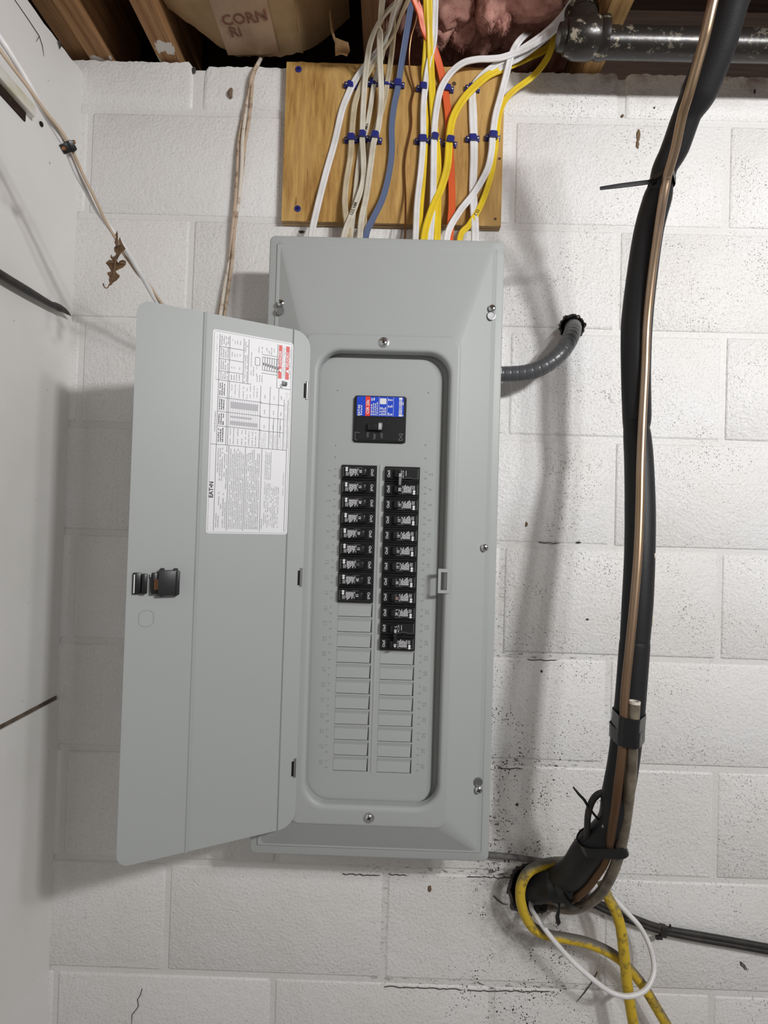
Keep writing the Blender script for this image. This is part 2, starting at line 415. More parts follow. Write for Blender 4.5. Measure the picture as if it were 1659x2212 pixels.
def dusty_yellow():
    m, nt, b = nm('dusty_yellow_jacket'); g = node(nt, 'ShaderNodeNewGeometry')
    s = node(nt, 'ShaderNodeSeparateXYZ'); lnk(nt, g.outputs['Normal'], s.inputs[0]); p = pos(nt)
    n1 = ntex(nt, p, 70, 5, 0.7); f = maprange(nt, mth(nt, 'ADD', s.outputs[2], mth(nt, 'MULTIPLY', n1, 0.9)), 0.55, 1.1)
    c = mix(nt, ramp(nt, n1, 0.5, 0.68), (0.62, 0.42, 0.025), (0.20, 0.14, 0.03)); c = mix(nt, f, c, (0.12, 0.11, 0.09))
    lnk(nt, c, b.inputs['Base Color']); b.inputs['Roughness'].default_value = 0.55; return m
M['dusty_yellow'] = dusty_yellow()
M['dusty_gray'] = simple('dusty_gray_jacket', (0.16, 0.155, 0.15), 0.7, var=(0.08, 0.078, 0.075), vscale=60)
M['old_wire'] = simple('old_tan_cord', (0.50, 0.38, 0.28), 0.6, var=(0.20, 0.13, 0.08), vscale=50, lo=0.5, hi=0.66)
M['old_wire_pale'] = simple('old_pale_cord', (0.66, 0.60, 0.52), 0.6, var=(0.30, 0.20, 0.13), vscale=45, lo=0.55, hi=0.7)
M['tan_wire'] = simple('thin_tan_cord', (0.52, 0.40, 0.29), 0.5)
M['conduit'] = simple('gray_flexible_conduit', (0.075, 0.078, 0.083), 0.33, spec=0.5)
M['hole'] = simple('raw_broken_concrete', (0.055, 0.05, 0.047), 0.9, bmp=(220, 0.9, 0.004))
M['stain'] = simple('brown_grime', (0.16, 0.10, 0.055), 0.85)
M['leaf'] = simple('dry_leaf', (0.17, 0.095, 0.045), 0.6, var=(0.10, 0.055, 0.028), vscale=60)
M['cocoon'] = simple('brown_cocoon', (0.16, 0.11, 0.07), 0.8, bmp=(300, 0.6))
M['iron'] = None
def iron():
    m, nt, b = nm('black_iron_pipe'); p = pos(nt)
    f = ramp(nt, ntex(nt, p, 46, 6, 0.78), 0.565, 0.60)
    s = node(nt, 'ShaderNodeSeparateXYZ'); lnk(nt, p, s.inputs[0])
    near = maprange(nt, s.outputs[0], 1.01, 0.94, 0.30, 1.0)
    c = mix(nt, mth(nt, 'MULTIPLY', f, mth(nt, 'MULTIPLY', near, 0.85)), (0.020, 0.017, 0.015), (0.40, 0.35, 0.27))
    lnk(nt, c, b.inputs['Base Color']); b.inputs['Roughness'].default_value = 0.3; b.inputs['Metallic'].default_value = 0.15
    bump(nt, b, ntex(nt, p, 90, 4), 0.3, 0.001); return m
M['iron'] = iron()
def wood(name, c1, c2, axis='y', paint=False, scale=1.0):
    m, nt, b = nm(name); st = {'x': (2, 40, 40), 'y': (40, 2, 40), 'z': (40, 40, 2)}[axis]
    p = pos(nt, tuple(s * scale for s in st)); q = pos(nt)
    n1 = ntex(nt, p, 2.2, 5, 0.65)
    c = mix(nt, ramp(nt, n1, 0.35, 0.66), c1, c2)
    if paint:
        s = node(nt, 'ShaderNodeSeparateXYZ'); lnk(nt, q, s.inputs[0])
        a = mth(nt, 'ADD', ntex(nt, q, 16, 4, 0.6), maprange(nt, s.outputs[1], -0.05, 0.005, 0.0, 0.17))
        f = ramp(nt, a, 0.655, 0.675); f = mth(nt, 'MULTIPLY', f, maprange(nt, s.outputs[2], ZO + 0.112, ZO + 0.104))
        c = mix(nt, mth(nt, 'MULTIPLY', f, 0.9), c, (0.66, 0.64, 0.60))
    lnk(nt, c, b.inputs['Base Color']); b.inputs['Roughness'].default_value = 0.72; b.inputs['Specular IOR Level'].default_value = 0.2
    bump(nt, b, n1, 0.35, 0.001); return m
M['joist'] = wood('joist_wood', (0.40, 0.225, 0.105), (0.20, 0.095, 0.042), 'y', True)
M['joist_pale'] = wood('pale_joist_wood', (0.60, 0.38, 0.16), (0.30, 0.15, 0.06), 'y', False)
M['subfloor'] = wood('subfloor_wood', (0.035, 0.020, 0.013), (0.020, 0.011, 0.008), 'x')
M['ply'] = None
def plyface():
    m, nt, b = nm('plywood_face'); p = pos(nt, (26, 26, 2.6)); q = pos(nt)
    n1 = ntex(nt, p, 4.2, 6, 0.68); n2 = ntex(nt, pos(nt, (9, 9, 2.2)), 1.6, 3)
    c = mix(nt, ramp(nt, n1, 0.36, 0.66), (0.55, 0.335, 0.105), (0.30, 0.15, 0.042))
    c = mix(nt, mth(nt, 'MULTIPLY', ramp(nt, n2, 0.42, 0.66), 0.55), c, (0.66, 0.44, 0.17))
    n3 = ramp(nt, ntex(nt, pos(nt, (60, 60, 6)), 3.0, 3), 0.66, 0.72)
    c = mix(nt, mth(nt, 'MULTIPLY', n3, 0.6), c, (0.15, 0.07, 0.025))
    lnk(nt, c, b.inputs['Base Color']); b.inputs['Roughness'].default_value = 0.55; b.inputs['Specular IOR Level'].default_value = 0.3
    bump(nt, b, n1, 0.3, 0.0008); return m
M['ply'] = plyface()
M['ply_light'] = wood('ply_edge_light', (0.60, 0.43, 0.24), (0.46, 0.31, 0.16), 'x')
M['ply_dark'] = wood('ply_edge_dark', (0.42, 0.28, 0.15), (0.30, 0.19, 0.10), 'x')
M['knot'] = simple('dark_knot', (0.09, 0.045, 0.02), 0.6)
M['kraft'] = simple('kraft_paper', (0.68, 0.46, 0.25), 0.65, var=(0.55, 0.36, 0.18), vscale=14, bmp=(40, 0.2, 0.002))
M['kraft_tape'] = simple('brown_printed_tape', (0.36, 0.235, 0.145), 0.45, var=(0.29, 0.18, 0.105), vscale=20)
M['kraft_ink'] = simple('red_brown_print', (0.17, 0.055, 0.035), 0.6)
def pink():
    m, nt, b = nm('pink_glass_fibre'); p = pos(nt)
    c = mix(nt, ramp(nt, ntex(nt, p, 40, 5, 0.7), 0.35, 0.68), (0.66, 0.37, 0.30), (0.46, 0.21, 0.18))
    lnk(nt, c, b.inputs['Base Color']); b.inputs['Roughness'].default_value = 0.95; b.inputs['Specular IOR Level'].default_value = 0.05
    bump(nt, b, ntex(nt, pos(nt, (1, 1, 0.4)), 330, 6, 0.8), 0.7, 0.0025); return m
M['pink'] = pink()
M['concrete'] = simple('floor_concrete', (0.40, 0.39, 0.37), 0.8, var=(0.30, 0.29, 0.28), vscale=6, objs=False)
M['batten'] = simple('painted_batten', (0.78, 0.77, 0.71), 0.5, var=(0.66, 0.60, 0.42), vscale=20, lo=0.5, hi=0.68)
M['rod'] = simple('black_cable_jacket', (0.020, 0.018, 0.0175), 0.5, var=(0.035, 0.030, 0.026), vscale=60)

# ------------------------------------------------------------------ the setting: block wall
bm = B(); box(bm, -0.10, 1.95, 0.0024, 0.16, 0.0, ZO + 0.082)
wall = tag(obj('wall_back', bm, M['mortar'], sm=0), 'white painted concrete block wall behind the gray panel', kind='structure')
ZK = {0: -0.0001, 1: -0.2056, 2: -0.4042, 3: -0.6076, 4: -0.8115, 5: -1.0167, 6: -1.2175, 7: -1.4227, 8: -1.6277, 9: -1.832, 10: -2.03}
rng = random.Random(3)
JW = 0.0048
blocks = []
for k in range(0, 10):                                   # courses below the reference joint
    z1 = ZO + ZK[k] - JW; z0 = max(ZO + ZK[k + 1] + JW, 0.004)
    off = 0.0 if k % 2 == 0 else 0.2032
    xs = [off + 0.4064 * j for j in range(-1, 6)]
    for xa, xb in zip(xs, xs[1:]):
        x0 = max(xa + 0.0045, -0.095); x1 = min(xb - 0.0045, 1.95)
        if x1 - x0 < 0.02: continue
        bm = B(); j = rng.uniform(-0.0011, 0.0009)
        vv = box(bm, x0, x1, j, 0.10, z0 + rng.uniform(-.001, .001), z1 + rng.uniform(-.001, .001), 0.0045, 2)
        rot = Matrix.Rotation(rng.uniform(-0.003, 0.003), 3, 'Y'); c = Vector(((x0 + x1) / 2, 0, (z0 + z1) / 2))
        for v in vv: v.co = c + rot @ (v.co - c)
        blocks.append((obj('block', bm, M['block'], wall, sm=50), x0, x1, z0, z1))
# the cut top course with its ragged, paint-filled head
for (x0, x1, zt) in ((-0.09, 0.198, 0.0985), (0.2135, 0.604, 0.0915), (0.6135, 1.0115, 0.094), (1.021, 1.418, 0.0945), (1.4275, 1.95, 0.095)):
    bm = B(); n = int((x1 - x0) / 0.006); z0 = ZO + ZK[0] + JW
    fr, bk = [], []
    def ring(x, z): return [bm.verts.new((x, y, z)) for y in (0.0045, 0.0008, 0.0, 0.0)]
    cols = []
    for i in range(n + 1):
        x = x0 + (x1 - x0) * i / n
        zz = ZO + zt + 0.0030 * noise.noise(Vector((x * 90, 1.3, 0))) + 0.0022 * noise.noise(Vector((x * 260, 4.1, 0)))
        e = min(x - x0, x1 - x)
        if e < 0.012: zz -= (0.012 - e) ** 2 * 90 * (2.2 if (x > 0.18 and x < 0.23) else 0.8)
        zs = [z0, z0 + 0.003, z0 + 0.03, zz - 0.012, zz - 0.0025, zz]
        ys = [0.0040, 0.0, 0.0, 0.0, 0.0012, 0.008]
        dx = 0.003 if i == 0 else (-0.003 if i == n else 0)
        col = [bm.verts.new((x, (y + 0.004) if dx else y, z)) for y, z in zip(ys, zs)] + [bm.verts.new((x, 0.1, zz)), bm.verts.new((x, 0.1, z0))]
        cols.append(col)
    for a, b_ in zip(cols, cols[1:]):
        for k in range(8): bm.faces.new((a[k], b_[k], b_[(k + 1) % 8], a[(k + 1) % 8]))
    bm.faces.new(cols[0][::-1]); bm.faces.new(cols[-1])
    bmesh.ops.recalc_face_normals(bm, faces=bm.faces[:])
    obj('block', bm, M['block'], wall, sm=60)
# two broken-out holes
def cutter(cx, cz, r, seed, amp):
    bm = B(); n = 36; A, D = [], []
    for k in range(n):
        a = 2 * math.pi * k / n; rr = r * (1 + amp * noise.noise(Vector((math.cos(a) * 2, math.sin(a) * 2, seed))) + 0.4 * amp * noise.noise(Vector((math.cos(a) * 7, math.sin(a) * 7, seed))))
        A.append(bm.verts.new((cx + rr * 1.05 * math.cos(a), -0.05, cz + rr * 1.05 * math.sin(a)))); D.append(bm.verts.new((cx + rr * .95 * math.cos(a), 0.08, cz + rr * .95 * math.sin(a))))
    for k in range(n): bm.faces.new((A[k], A[(k + 1) % n], D[(k + 1) % n], D[k]))
    bm.faces.new(A[::-1]); bm.faces.new(D); bmesh.ops.recalc_face_normals(bm, faces=bm.faces[:])
    o = bpy.data.objects.new('cutter', mesh_of(bm, 'cutter')); C.objects.link(o); return o
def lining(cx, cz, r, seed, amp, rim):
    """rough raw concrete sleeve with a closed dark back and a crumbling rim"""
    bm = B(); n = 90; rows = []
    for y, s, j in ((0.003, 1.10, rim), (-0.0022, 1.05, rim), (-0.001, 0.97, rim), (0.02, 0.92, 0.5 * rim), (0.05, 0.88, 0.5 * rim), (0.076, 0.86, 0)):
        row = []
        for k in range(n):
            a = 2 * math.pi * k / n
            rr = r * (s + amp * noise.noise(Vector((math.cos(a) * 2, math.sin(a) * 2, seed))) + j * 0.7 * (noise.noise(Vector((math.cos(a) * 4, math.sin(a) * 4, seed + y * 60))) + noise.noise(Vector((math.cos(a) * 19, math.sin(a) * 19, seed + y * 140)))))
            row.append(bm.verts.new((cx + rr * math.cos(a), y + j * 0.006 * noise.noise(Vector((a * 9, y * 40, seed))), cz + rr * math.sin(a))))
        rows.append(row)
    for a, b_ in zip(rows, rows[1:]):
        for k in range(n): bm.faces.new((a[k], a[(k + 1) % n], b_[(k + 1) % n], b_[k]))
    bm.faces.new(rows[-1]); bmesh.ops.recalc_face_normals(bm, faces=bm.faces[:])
    return tag(obj('hole_edge', bm, M['hole'], wall, sm=60), 'dark broken edge of a hole through the wall')  # dark concrete also stands in for the shade inside the hole
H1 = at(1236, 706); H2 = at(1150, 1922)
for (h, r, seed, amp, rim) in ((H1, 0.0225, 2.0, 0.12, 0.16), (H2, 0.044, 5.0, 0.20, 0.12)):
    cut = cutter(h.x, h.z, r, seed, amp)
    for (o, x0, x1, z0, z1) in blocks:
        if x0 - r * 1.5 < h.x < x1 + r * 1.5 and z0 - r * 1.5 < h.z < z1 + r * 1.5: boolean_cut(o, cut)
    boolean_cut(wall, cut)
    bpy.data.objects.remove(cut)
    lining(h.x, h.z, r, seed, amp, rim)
def crack(pts, parent, X=None, r=.0007):
    bm = B(); P = [at(x, y, -.0012) if X is None else atx(x, y, X) for x, y in pts]; tube(bm, P, [r] * (len(P) - 1) + [r * .4], 1, 5); return obj('crack', bm, M['hole'], parent)
jr = random.Random(21)
def joint_crumbs(x0, y0, x1, y1):
    n = int((x1 - x0) / 7); crack([(x0 + (x1 - x0) * q / n, y0 + (y1 - y0) * q / n + jr.uniform(-1.6, 1.6)) for q in range(n + 1)], wall, None, .0008)
for q in ((1140, 1425, 1205, 1426), (1165, 1172, 1210, 1174), (1078, 1659, 1130, 1661), (740, 1888, 822, 1892), (840, 1889, 880, 1891), (1010, 1893, 1110, 1897), (830, 2131, 1000, 2138), (1010, 2139, 1190, 2143)): joint_crumbs(*q)
crack([(307, 2136), (303, 2150), (297, 2159), (299, 2174), (292, 2184), (285, 2192), (284, 2215)], wall)
crack([(1600, 2078), (1601, 2085), (1606, 2088), (1610, 2096)], wall, None, .0012); crack([(1601, 2079), (1608, 2085), (1612, 2092), (1615, 2097)], wall, None, .0009)
crack([(1066, 1935), (1075, 1945), (1088, 1953), (1098, 1954)], wall, None, .0010); crack([(1290, 2100), (1280, 2120), (1262, 2145), (1245, 2165)], wall, None, .0009)
def fleck(px, py, w_, h_, mat, seed):
    bm = B(); c = at(px, py, 0.0); g = bmesh.ops.create_icosphere(bm, subdivisions=2, radius=1)
    for v in g['verts']:
        k = 1 + .45 * noise.noise(v.co * 2.2 + Vector((seed, 0, 0))); v.co = c + Vector((v.co.x * w_ * k, v.co.y * .0018, v.co.z * h_ * k))
    return obj('dirt_fleck', bm, mat, wall, sm=60)
for k, (px, py, w_, h_, mt_) in enumerate(((1379, 292, .004, .012, 'stain'), (1377, 312, .003, .008, 'stain'), (1137, 1133, .0025, .005, 'stain'), (1250, 1172, .005, .0018, 'hole'), (1268, 1338, .003, .0025, 'hole'), (1170, 1450, .0022, .0025, 'hole'), (928, 1920, .0035, .006, 'stain'), (1117, 1738, .0028, .0028, 'hole'), (652, 501, .006, .003, 'hole'),
        (1345, 250, .0025, .003, 'stain'), (1550, 195, .002, .007, 'hole'), (1630, 198, .002, .005, 'hole'), (1413, 233, .002, .002, 'hole'), (419, 152, .004, .007, 'hole'))):
    fleck(px, py, w_, h_, M[mt_], k * 1.7)
# floor and left wall
bm = B(); box(bm, -0.25, 2.4, -2.6, 0.16, -0.06, 0.0)
tag(obj('floor', bm, M['concrete'], sm=0), 'gray concrete basement floor', kind='structure')
bm = B(); box(bm, -0.14, -0.022, -1.5, 0.003, 0.0, ZO - 0.2)
wl = tag(obj('wall_left', bm, M['board'], sm=0), 'white painted board wall meeting the block wall at the corner', kind='structure')
zs_ = ZO - 1.1268
def panel(x, z0, z1, ragged):
    bm = B(); n = 40; m_ = 30; rows = []
    for i in range(n + 1):
        y = 0.001 - 1.5 * (i / n) ** 1.6
        row = []
        for j in range(m_ + 1):
            z = z0 + (z1 - z0) * j / m_
            if j == m_ and ragged: z += 0.004 * noise.noise(Vector((y * 30, 0, 2))) - (0.004 if y < -0.02 else 0.0) - 0.06 * min(max(-y - 0.02, 0), 0.16)
            xx = x + 0.0022 * noise.noise(Vector((y * 6, z * 2.2, 3.0))) - (0.003 if (j in (0, m_)) else 0)
            row.append(bm.verts.new((xx, y, z)))
        rows.append(row)
    for a, b_ in zip(rows, rows[1:]):
        for j in range(m_): bm.faces.new((a[j], b_[j], b_[j + 1], a[j + 1]))
    back = [[bm.verts.new((-0.0225, v.co.y, v.co.z)) for v in (r_[0], r_[-1])] for r_ in rows]
    for i in range(n):
        bm.faces.new((rows[i][0], back[i][0], back[i + 1][0], rows[i + 1][0])); bm.faces.new((rows[i][-1], rows[i + 1][-1], back[i + 1][1], back[i][1]))
    bm.faces.new([back[0][0]] + rows[0] + [back[0][1]]); 
    bmesh.ops.recalc_face_normals(bm, faces=bm.faces[:])
    return obj('panel', bm, M['board'], wl, sm=50)
bm = B(); box(bm, -0.024, -0.0195, -1.5, 0.001, zs_ - 0.006, zs_ + 0.006); obj('seam_strip', bm, simple('dirty_seam', (0.14, 0.105, 0.075), 0.8, var=(0.06, 0.045, 0.035), vscale=30), wl, sm=0)
panel(-0.018, zs_ + 0.0012, ZO + 0.0745, True)
panel(-0.0135, 0.003, zs_ - 0.0012, False)

crack([(28, -6), (60, 40), (85, 78), (92, 100), (95, 122)], wl, -.0172, .0006); crack([(84, 80), (78, 90)], wl, -.0172, .0006); crack([(127, 88), (130, 100), (129, 104)], wl, -.0172, .0022)
# ------------------------------------------------------------------ ceiling: subfloor, rim, joists
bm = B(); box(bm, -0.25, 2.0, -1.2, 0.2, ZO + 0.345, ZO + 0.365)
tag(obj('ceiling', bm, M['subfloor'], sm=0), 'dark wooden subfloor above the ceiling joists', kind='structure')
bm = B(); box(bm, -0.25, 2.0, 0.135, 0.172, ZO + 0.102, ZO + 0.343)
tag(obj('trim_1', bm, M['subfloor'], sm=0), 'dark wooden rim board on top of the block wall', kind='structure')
def joist(x0, x1, z0, mat, label, y0=-1.15, y1=0.13):
    bm = B(); box(bm, x0, x1, y0, y1, ZO + z0, ZO + 0.343, 0.0018, 1)
    o = obj('ceiling_joist', bm, mat); tag(o, label, 'joist'); return o
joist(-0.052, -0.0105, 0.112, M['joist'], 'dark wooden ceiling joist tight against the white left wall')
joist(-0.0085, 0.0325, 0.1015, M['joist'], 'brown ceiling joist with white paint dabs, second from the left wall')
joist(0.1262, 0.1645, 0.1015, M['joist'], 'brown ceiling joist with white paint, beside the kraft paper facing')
joist(0.5225, 0.5610, 0.1100, wood('dark_joist_wood', (0.17, 0.092, 0.045), (0.10, 0.05, 0.024), 'y'), 'dark ceiling joist behind the bundle of cream cables')
joist(0.9400, 0.9785, 0.1015, M['joist_pale'], 'pale grained ceiling joist above the black iron pipe tee')
# kraft facing between joists
bm = B(); nx, ny = 36, 22; rows = []
for j in range(ny + 1):
    row = []
    for i in range(nx + 1):
        u = i / nx; x = 0.168 + 0.235 * u
        yend = -0.058 + 0.075 * min(u / 0.45, 1.0) + 0.006 * noise.noise(Vector((x * 60, 0, 0)))
        y = -0.9 + (yend + 0.9) * (j / ny) ** 0.55
        z = ZO + 0.132 - 0.016 * math.sin(math.pi * u) + 0.004 * noise.noise(Vector((x * 18, y * 12, 0))) + 0.012 * max(0, (j / ny - 0.8) * 5) ** 2 * (1 - u)
        row.append(bm.verts.new((x, y, z)))
    rows.append(row)
for a, b_ in zip(rows, rows[1:]):
    for i in range(nx): bm.faces.new((a[i], a[i + 1], b_[i + 1], b_[i]))
g = bmesh.ops.solidify(bm, geom=bm.faces[:], thickness=0.0012)
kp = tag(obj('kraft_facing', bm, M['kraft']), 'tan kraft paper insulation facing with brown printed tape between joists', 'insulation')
def kz(x, y):
    u = (x - 0.168) / 0.235
    return ZO + 0.132 - 0.016 * math.sin(math.pi * u) + 0.004 * noise.noise(Vector((x * 18, y * 12, 0))) - 0.0022
bm = B(); rows = []
for j in range(26):
    y = -0.5 + 0.503 * j / 25; row = []
    for i in range(11):
        x = 0.2605 + (0.359 - 0.2605) * i / 10 ; row.append(bm.verts.new((x, y, kz(x, y))))
    rows.append(row)
for a, b_ in zip(rows, rows[1:]):
    for i in range(10): bm.faces.new((a[i], a[i + 1], b_[i + 1], b_[i]))
obj('tape_strip', bm, M['kraft_tape'], kp)
bm = B()
def lettering(s, size, cx, cy, tilt):
    ct, st = math.cos(tilt), math.sin(tilt)
    put_text(bm, s, size, None, None, None, None, bold=0.012, warp=lambda a, b_, c: Vector((cx + a * ct - b_ * st * 0.6, cy - (b_ * ct + a * st) * 1.0, kz(cx + a, cy) - 0.0012)))
lettering('CORN', 0.029, 0.312, -0.074, 0.10); lettering('Ri', 0.028, 0.2885, -0.047, 0.10)
obj('lettering', bm, M['kraft_ink'], kp)
# the folded, darker flap of the facing to the right, and a torn strip hanging from it
bm = B(); rows = []
for j in range(12):
    y = -0.6 + 0.615 * j / 11; row = []
    for i in range(8):
        u = i / 7; x = 0.402 + 0.090 * u
        row.append(bm.verts.new((x, y, ZO + 0.133 + 0.07 * u ** 1.3 + 0.005 * noise.noise(Vector((x * 25, y * 10, 4))))))
    rows.append(row)
for a, b_ in zip(rows, rows[1:]):
    for i in range(7): bm.faces.new((a[i], a[i + 1], b_[i + 1], b_[i]))
bmesh.ops.solidify(bm, geom=bm.faces[:], thickness=0.0012)
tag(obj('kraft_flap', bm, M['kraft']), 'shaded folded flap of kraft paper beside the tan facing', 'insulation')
bm = B(); rows = []
P = [(713, -14, 8), (715, 30, 9), (718, 66, 8), (722, 84, 5), (738, 92, 30), (740, 108, 34), (737, 122, 26)]
for j, (px, py, wd) in enumerate(P):
    Y = -0.03 - 0.003 * j; c = at(px, py, Y); hw = wd * 0.5 / 1200
    rows.append([bm.verts.new(c + Vector((hw * s * 0.98, -0.004 * (1 - s * s), 0.003 * noise.noise(Vector((s * 3, j * 1.3, 0))) * (j > 3)))) for s in (-1, -.5, 0, .5, 1)])
for a, b_ in zip(rows, rows[1:]):
    for i in range(4): bm.faces.new((a[i], a[i + 1], b_[i + 1], b_[i]))
bmesh.ops.solidify(bm, geom=bm.faces[:], thickness=0.0012)
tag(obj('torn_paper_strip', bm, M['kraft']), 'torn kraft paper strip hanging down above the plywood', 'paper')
# pink glass fibre
bm = B(); nx, ny = 90, 60; rows = []
for j in range(ny + 1):
    row = []
    for i in range(nx + 1):
        x = 0.562 + 0.376 * i / nx; y = -0.75 + 0.88 * (j / ny) ** 0.6
        h = 0.185 + 0.03 * noise.noise(Vector((x * 9, y * 9, 1))) + 0.022 * noise.noise(Vector((x * 24, y * 24, 2))) + 0.012 * noise.noise(Vector((x * 60, y * 60, 3))) + 0.006 * noise.noise(Vector((x * 130, y * 130, 3)))
        row.append(bm.verts.new((x, y, ZO + max(h, 0.118))))
    rows.append(row)
for a, b_ in zip(rows, rows[1:]):
    for i in range(nx): bm.faces.new((a[i], a[i + 1], b_[i + 1], b_[i]))
def lump(c, r, sx, sy, sz, seed):
    g = bmesh.ops.create_icosphere(bm, subdivisions=4, radius=1.0)
    for v in g['verts']:
        d = v.co.normalized(); k = 1 + 0.28 * noise.noise(d * 1.7 + Vector((seed, 0, 0))) + 0.16 * noise.noise(d * 4 + Vector((0, seed, 0))) + 0.07 * noise.noise(d * 11 + Vector((0, 0, seed)))
        v.co = c + Vector((d.x * sx, d.y * sy, d.z * sz)) * r * k
for (px, py, Y, r, sx, sy, sz, s) in ((1060, 15, -0.05, 0.030, 0.9, 1.3, 1.2, 1), (1085, 42, -0.045, 0.017, 0.8, 1.0, 1.2, 2), (975, 10, -0.03, 0.034, 1.3, 1.2, 1.1, 3),
        (1150, 10, -0.06, 0.026, 2.0, 1.2, 0.75, 4), (1005, 62, 0.01, 0.030, 1.2, 1.2, 1.2, 5), (1030, 85, 0.03, 0.024, 1.2, 1.0, 1.2, 6), (940, 45, 0.0, 0.032, 1.2, 1.2, 1.3, 7), (1120, 60, 0.03, 0.032, 1.5, 1.2, 1.0, 8), (1195, -5, -0.05, 0.022, 1.6, 1, .9, 9)):
    lump(at(px, py, Y), r, sx, sy, sz, s)
bm.normal_update(); fr_ = random.Random(9); bm.faces.ensure_lookup_table()
fb = B(); nf = len(bm.faces)
for _ in range(9000):
    f = bm.faces[fr_.randrange(nf)]; c = f.calc_center_median()
    if c.y < -.30 or (c.z > ZO + .2): continue
    n0 = f.normal if f.normal.z < 0.2 else -f.normal
    d = (n0 * .5 + Vector((fr_.uniform(-1, 1), fr_.uniform(-1, 1), fr_.uniform(-1.2, .4)))).normalized(); L = fr_.uniform(.002, .008); e = Vector((fr_.uniform(-1, 1), fr_.uniform(-1, 1), fr_.uniform(-1, 1))) * L * .35
    pts = [c - n0 * .001, c + d * L * .5 + e * .5, c + d * L + e]; u = d.orthogonal().normalized() * .00014; v_ = d.cross(u).normalized() * .00014
    rg = [[fb.verts.new(p + u * k0 + v_ * k1) for k0, k1 in ((1, 0), (-.5, .87), (-.5, -.87))] for p in pts]
    for a, b_ in zip(rg, rg[1:]):
        for k in range(3): fb.faces.new((a[k], a[(k + 1) % 3], b_[(k + 1) % 3], b_[k]))
batt = tag(obj('fiberglass_batt', bm, M['pink'], sm=180), 'ragged pink fibreglass insulation hanging between the joists', 'insulation')
tag(obj('loose_fibers', fb, M['pink'], batt, sm=0), kind='stuff')

# ------------------------------------------------------------------ iron pipe
YI = -0.10
def ip(px, py, Y=YI): return at(px, py, Y)
tee = ip(1256, 84)
root = empty('iron_pipe', Vector((tee.x, tee.y, tee.z - 0.03))); tag(root, 'black iron gas pipe with paint-flecked tee under the joists', 'pipe')
bm = B(); a = ip(1300, 92); b_ = ip(1720, 101); d = (b_ - a).normalized(); b_ = a + d * 0.85
cyl(bm, a, b_, 0.0243, 32); obj('pipe_run', bm, M['iron'], root)
bm = B(); revolve(bm, ip(1206, 80), d, [(0, 0.012), (0, 0.020), (0.006, 0.0215), (0.010, 0.0215), (0.012, 0.026), (0.030, 0.0325), (0.055, 0.0335), (0.066, 0.0300), (0.070, 0.0325), (0.080, 0.0325), (0.083, 0.026)], 32)
cyl(bm, tee + Vector((0, 0, 0.0)), tee + Vector((-0.001, 0, 0.047)), 0.030, 28, r2=0.0265)
revolve(bm, tee + Vector((-0.001, 0, 0.040)), Vector((0, 0, 1)), [(0, 0.025), (0, 0.0285), (0.010, 0.0285), (0.012, 0.024)], 28)
obj('tee_fitting', bm, M['iron'], root)
bm = B(); cyl(bm, tee + Vector((-0.001, 0, 0.045)), tee + Vector((-0.001, 0.0, 0.265)), 0.0175, 28); obj('riser', bm, M['iron'], root)

# ------------------------------------------------------------------ plywood backboard
PX0, PX1, PZ0, PZ1 = 0.3784, 0.7893, ZO - 0.2166, ZO + 0.086
root = empty('plywood_board', Vector(((PX0 + PX1) / 2, -0.009, PZ0))); tag(root, 'plywood backboard screwed to the wall behind the colored cables', 'board')
def xt(z): return 0.0
yb = [-0.0180, -0.0150, -0.0122, -0.0094, -0.0066, -0.0038, -0.0008]
for i in range(6):
    bm = B(); n = 60; e = rng.uniform(-.0006, .0006)
    A, Bk = [], []
    out = []
    for k in range(n + 1):
        x = PX0 + (PX1 - PX0) * k / n; out.append((x, PZ0 + e + 0.0008 * noise.noise(Vector((x * 80, i * 3.1, 0)))))
    for k in range(n, -1, -1):
        x = PX0 + (PX1 - PX0) * k / n; out.append((x, PZ1 - 0.004 * (x - PX0) / (PX1 - PX0) + 0.0022 * noise.noise(Vector((x * 70, i * .7, 5)))))
    A = [bm.verts.new((x, yb[i], z)) for x, z in out]; Bk = [bm.verts.new((x, yb[i + 1], z)) for x, z in out]
    bm.faces.new(A); bm.faces.new(Bk[::-1])
    for k in range(len(out)): bm.faces.new((A[k], A[(k + 1) % len(out)], Bk[(k + 1) % len(out)], Bk[k]))
    bmesh.ops.recalc_face_normals(bm, faces=bm.faces[:])
    obj('face_ply' if i == 0 else 'inner_ply', bm, M['ply'] if i == 0 else (M['ply_dark'] if i % 2 else M['ply_light']), root, sm=0)
for (px, py) in ((645, 150), (643, 451)):
    c = at(px, py, -0.018); bm = B(); revolve(bm, c, Vector((0, -1, 0)), [(-0.004, 0.004), (0.0, 0.0062), (0.0014, 0.0058), (0.0020, 0.0040), (0.0016, 0.0010)], 18)
    for ang in (0.3, 0.3 + math.pi / 2):
        pass
    s = tag(obj('screw', bm, M['clip_blue'], root), 'blue masonry screw head')
    bm = B(); obox(bm, c + Vector((0, -0.0020, 0)), Vector((math.cos(.5), 0, math.sin(.5))), Vector((0, -1, 0)), Vector((-math.sin(.5), 0, math.cos(.5))), 0.006, 0.0006, 0.0012)
    obox(bm, c + Vector((0, -0.0020, 0)), Vector((-math.sin(.5), 0, math.cos(.5))), Vector((0, -1, 0)), Vector((math.cos(.5), 0, math.sin(.5))), 0.006, 0.0006, 0.0012)
    obj('screw_slot', bm, M['blackmatte'], s)
for (px, py, r) in ((981, 181, 0.004), (1079, 343, 0.0026), (1070, 473, 0.0026)):
    c = at(px, py, -0.018); bm = B(); revolve(bm, c, Vector((0, -1, 0)), [(-0.003, r), (0.0004, r), (0.0006, r * .7)], 12); obj('knot', bm, M['knot'], root)

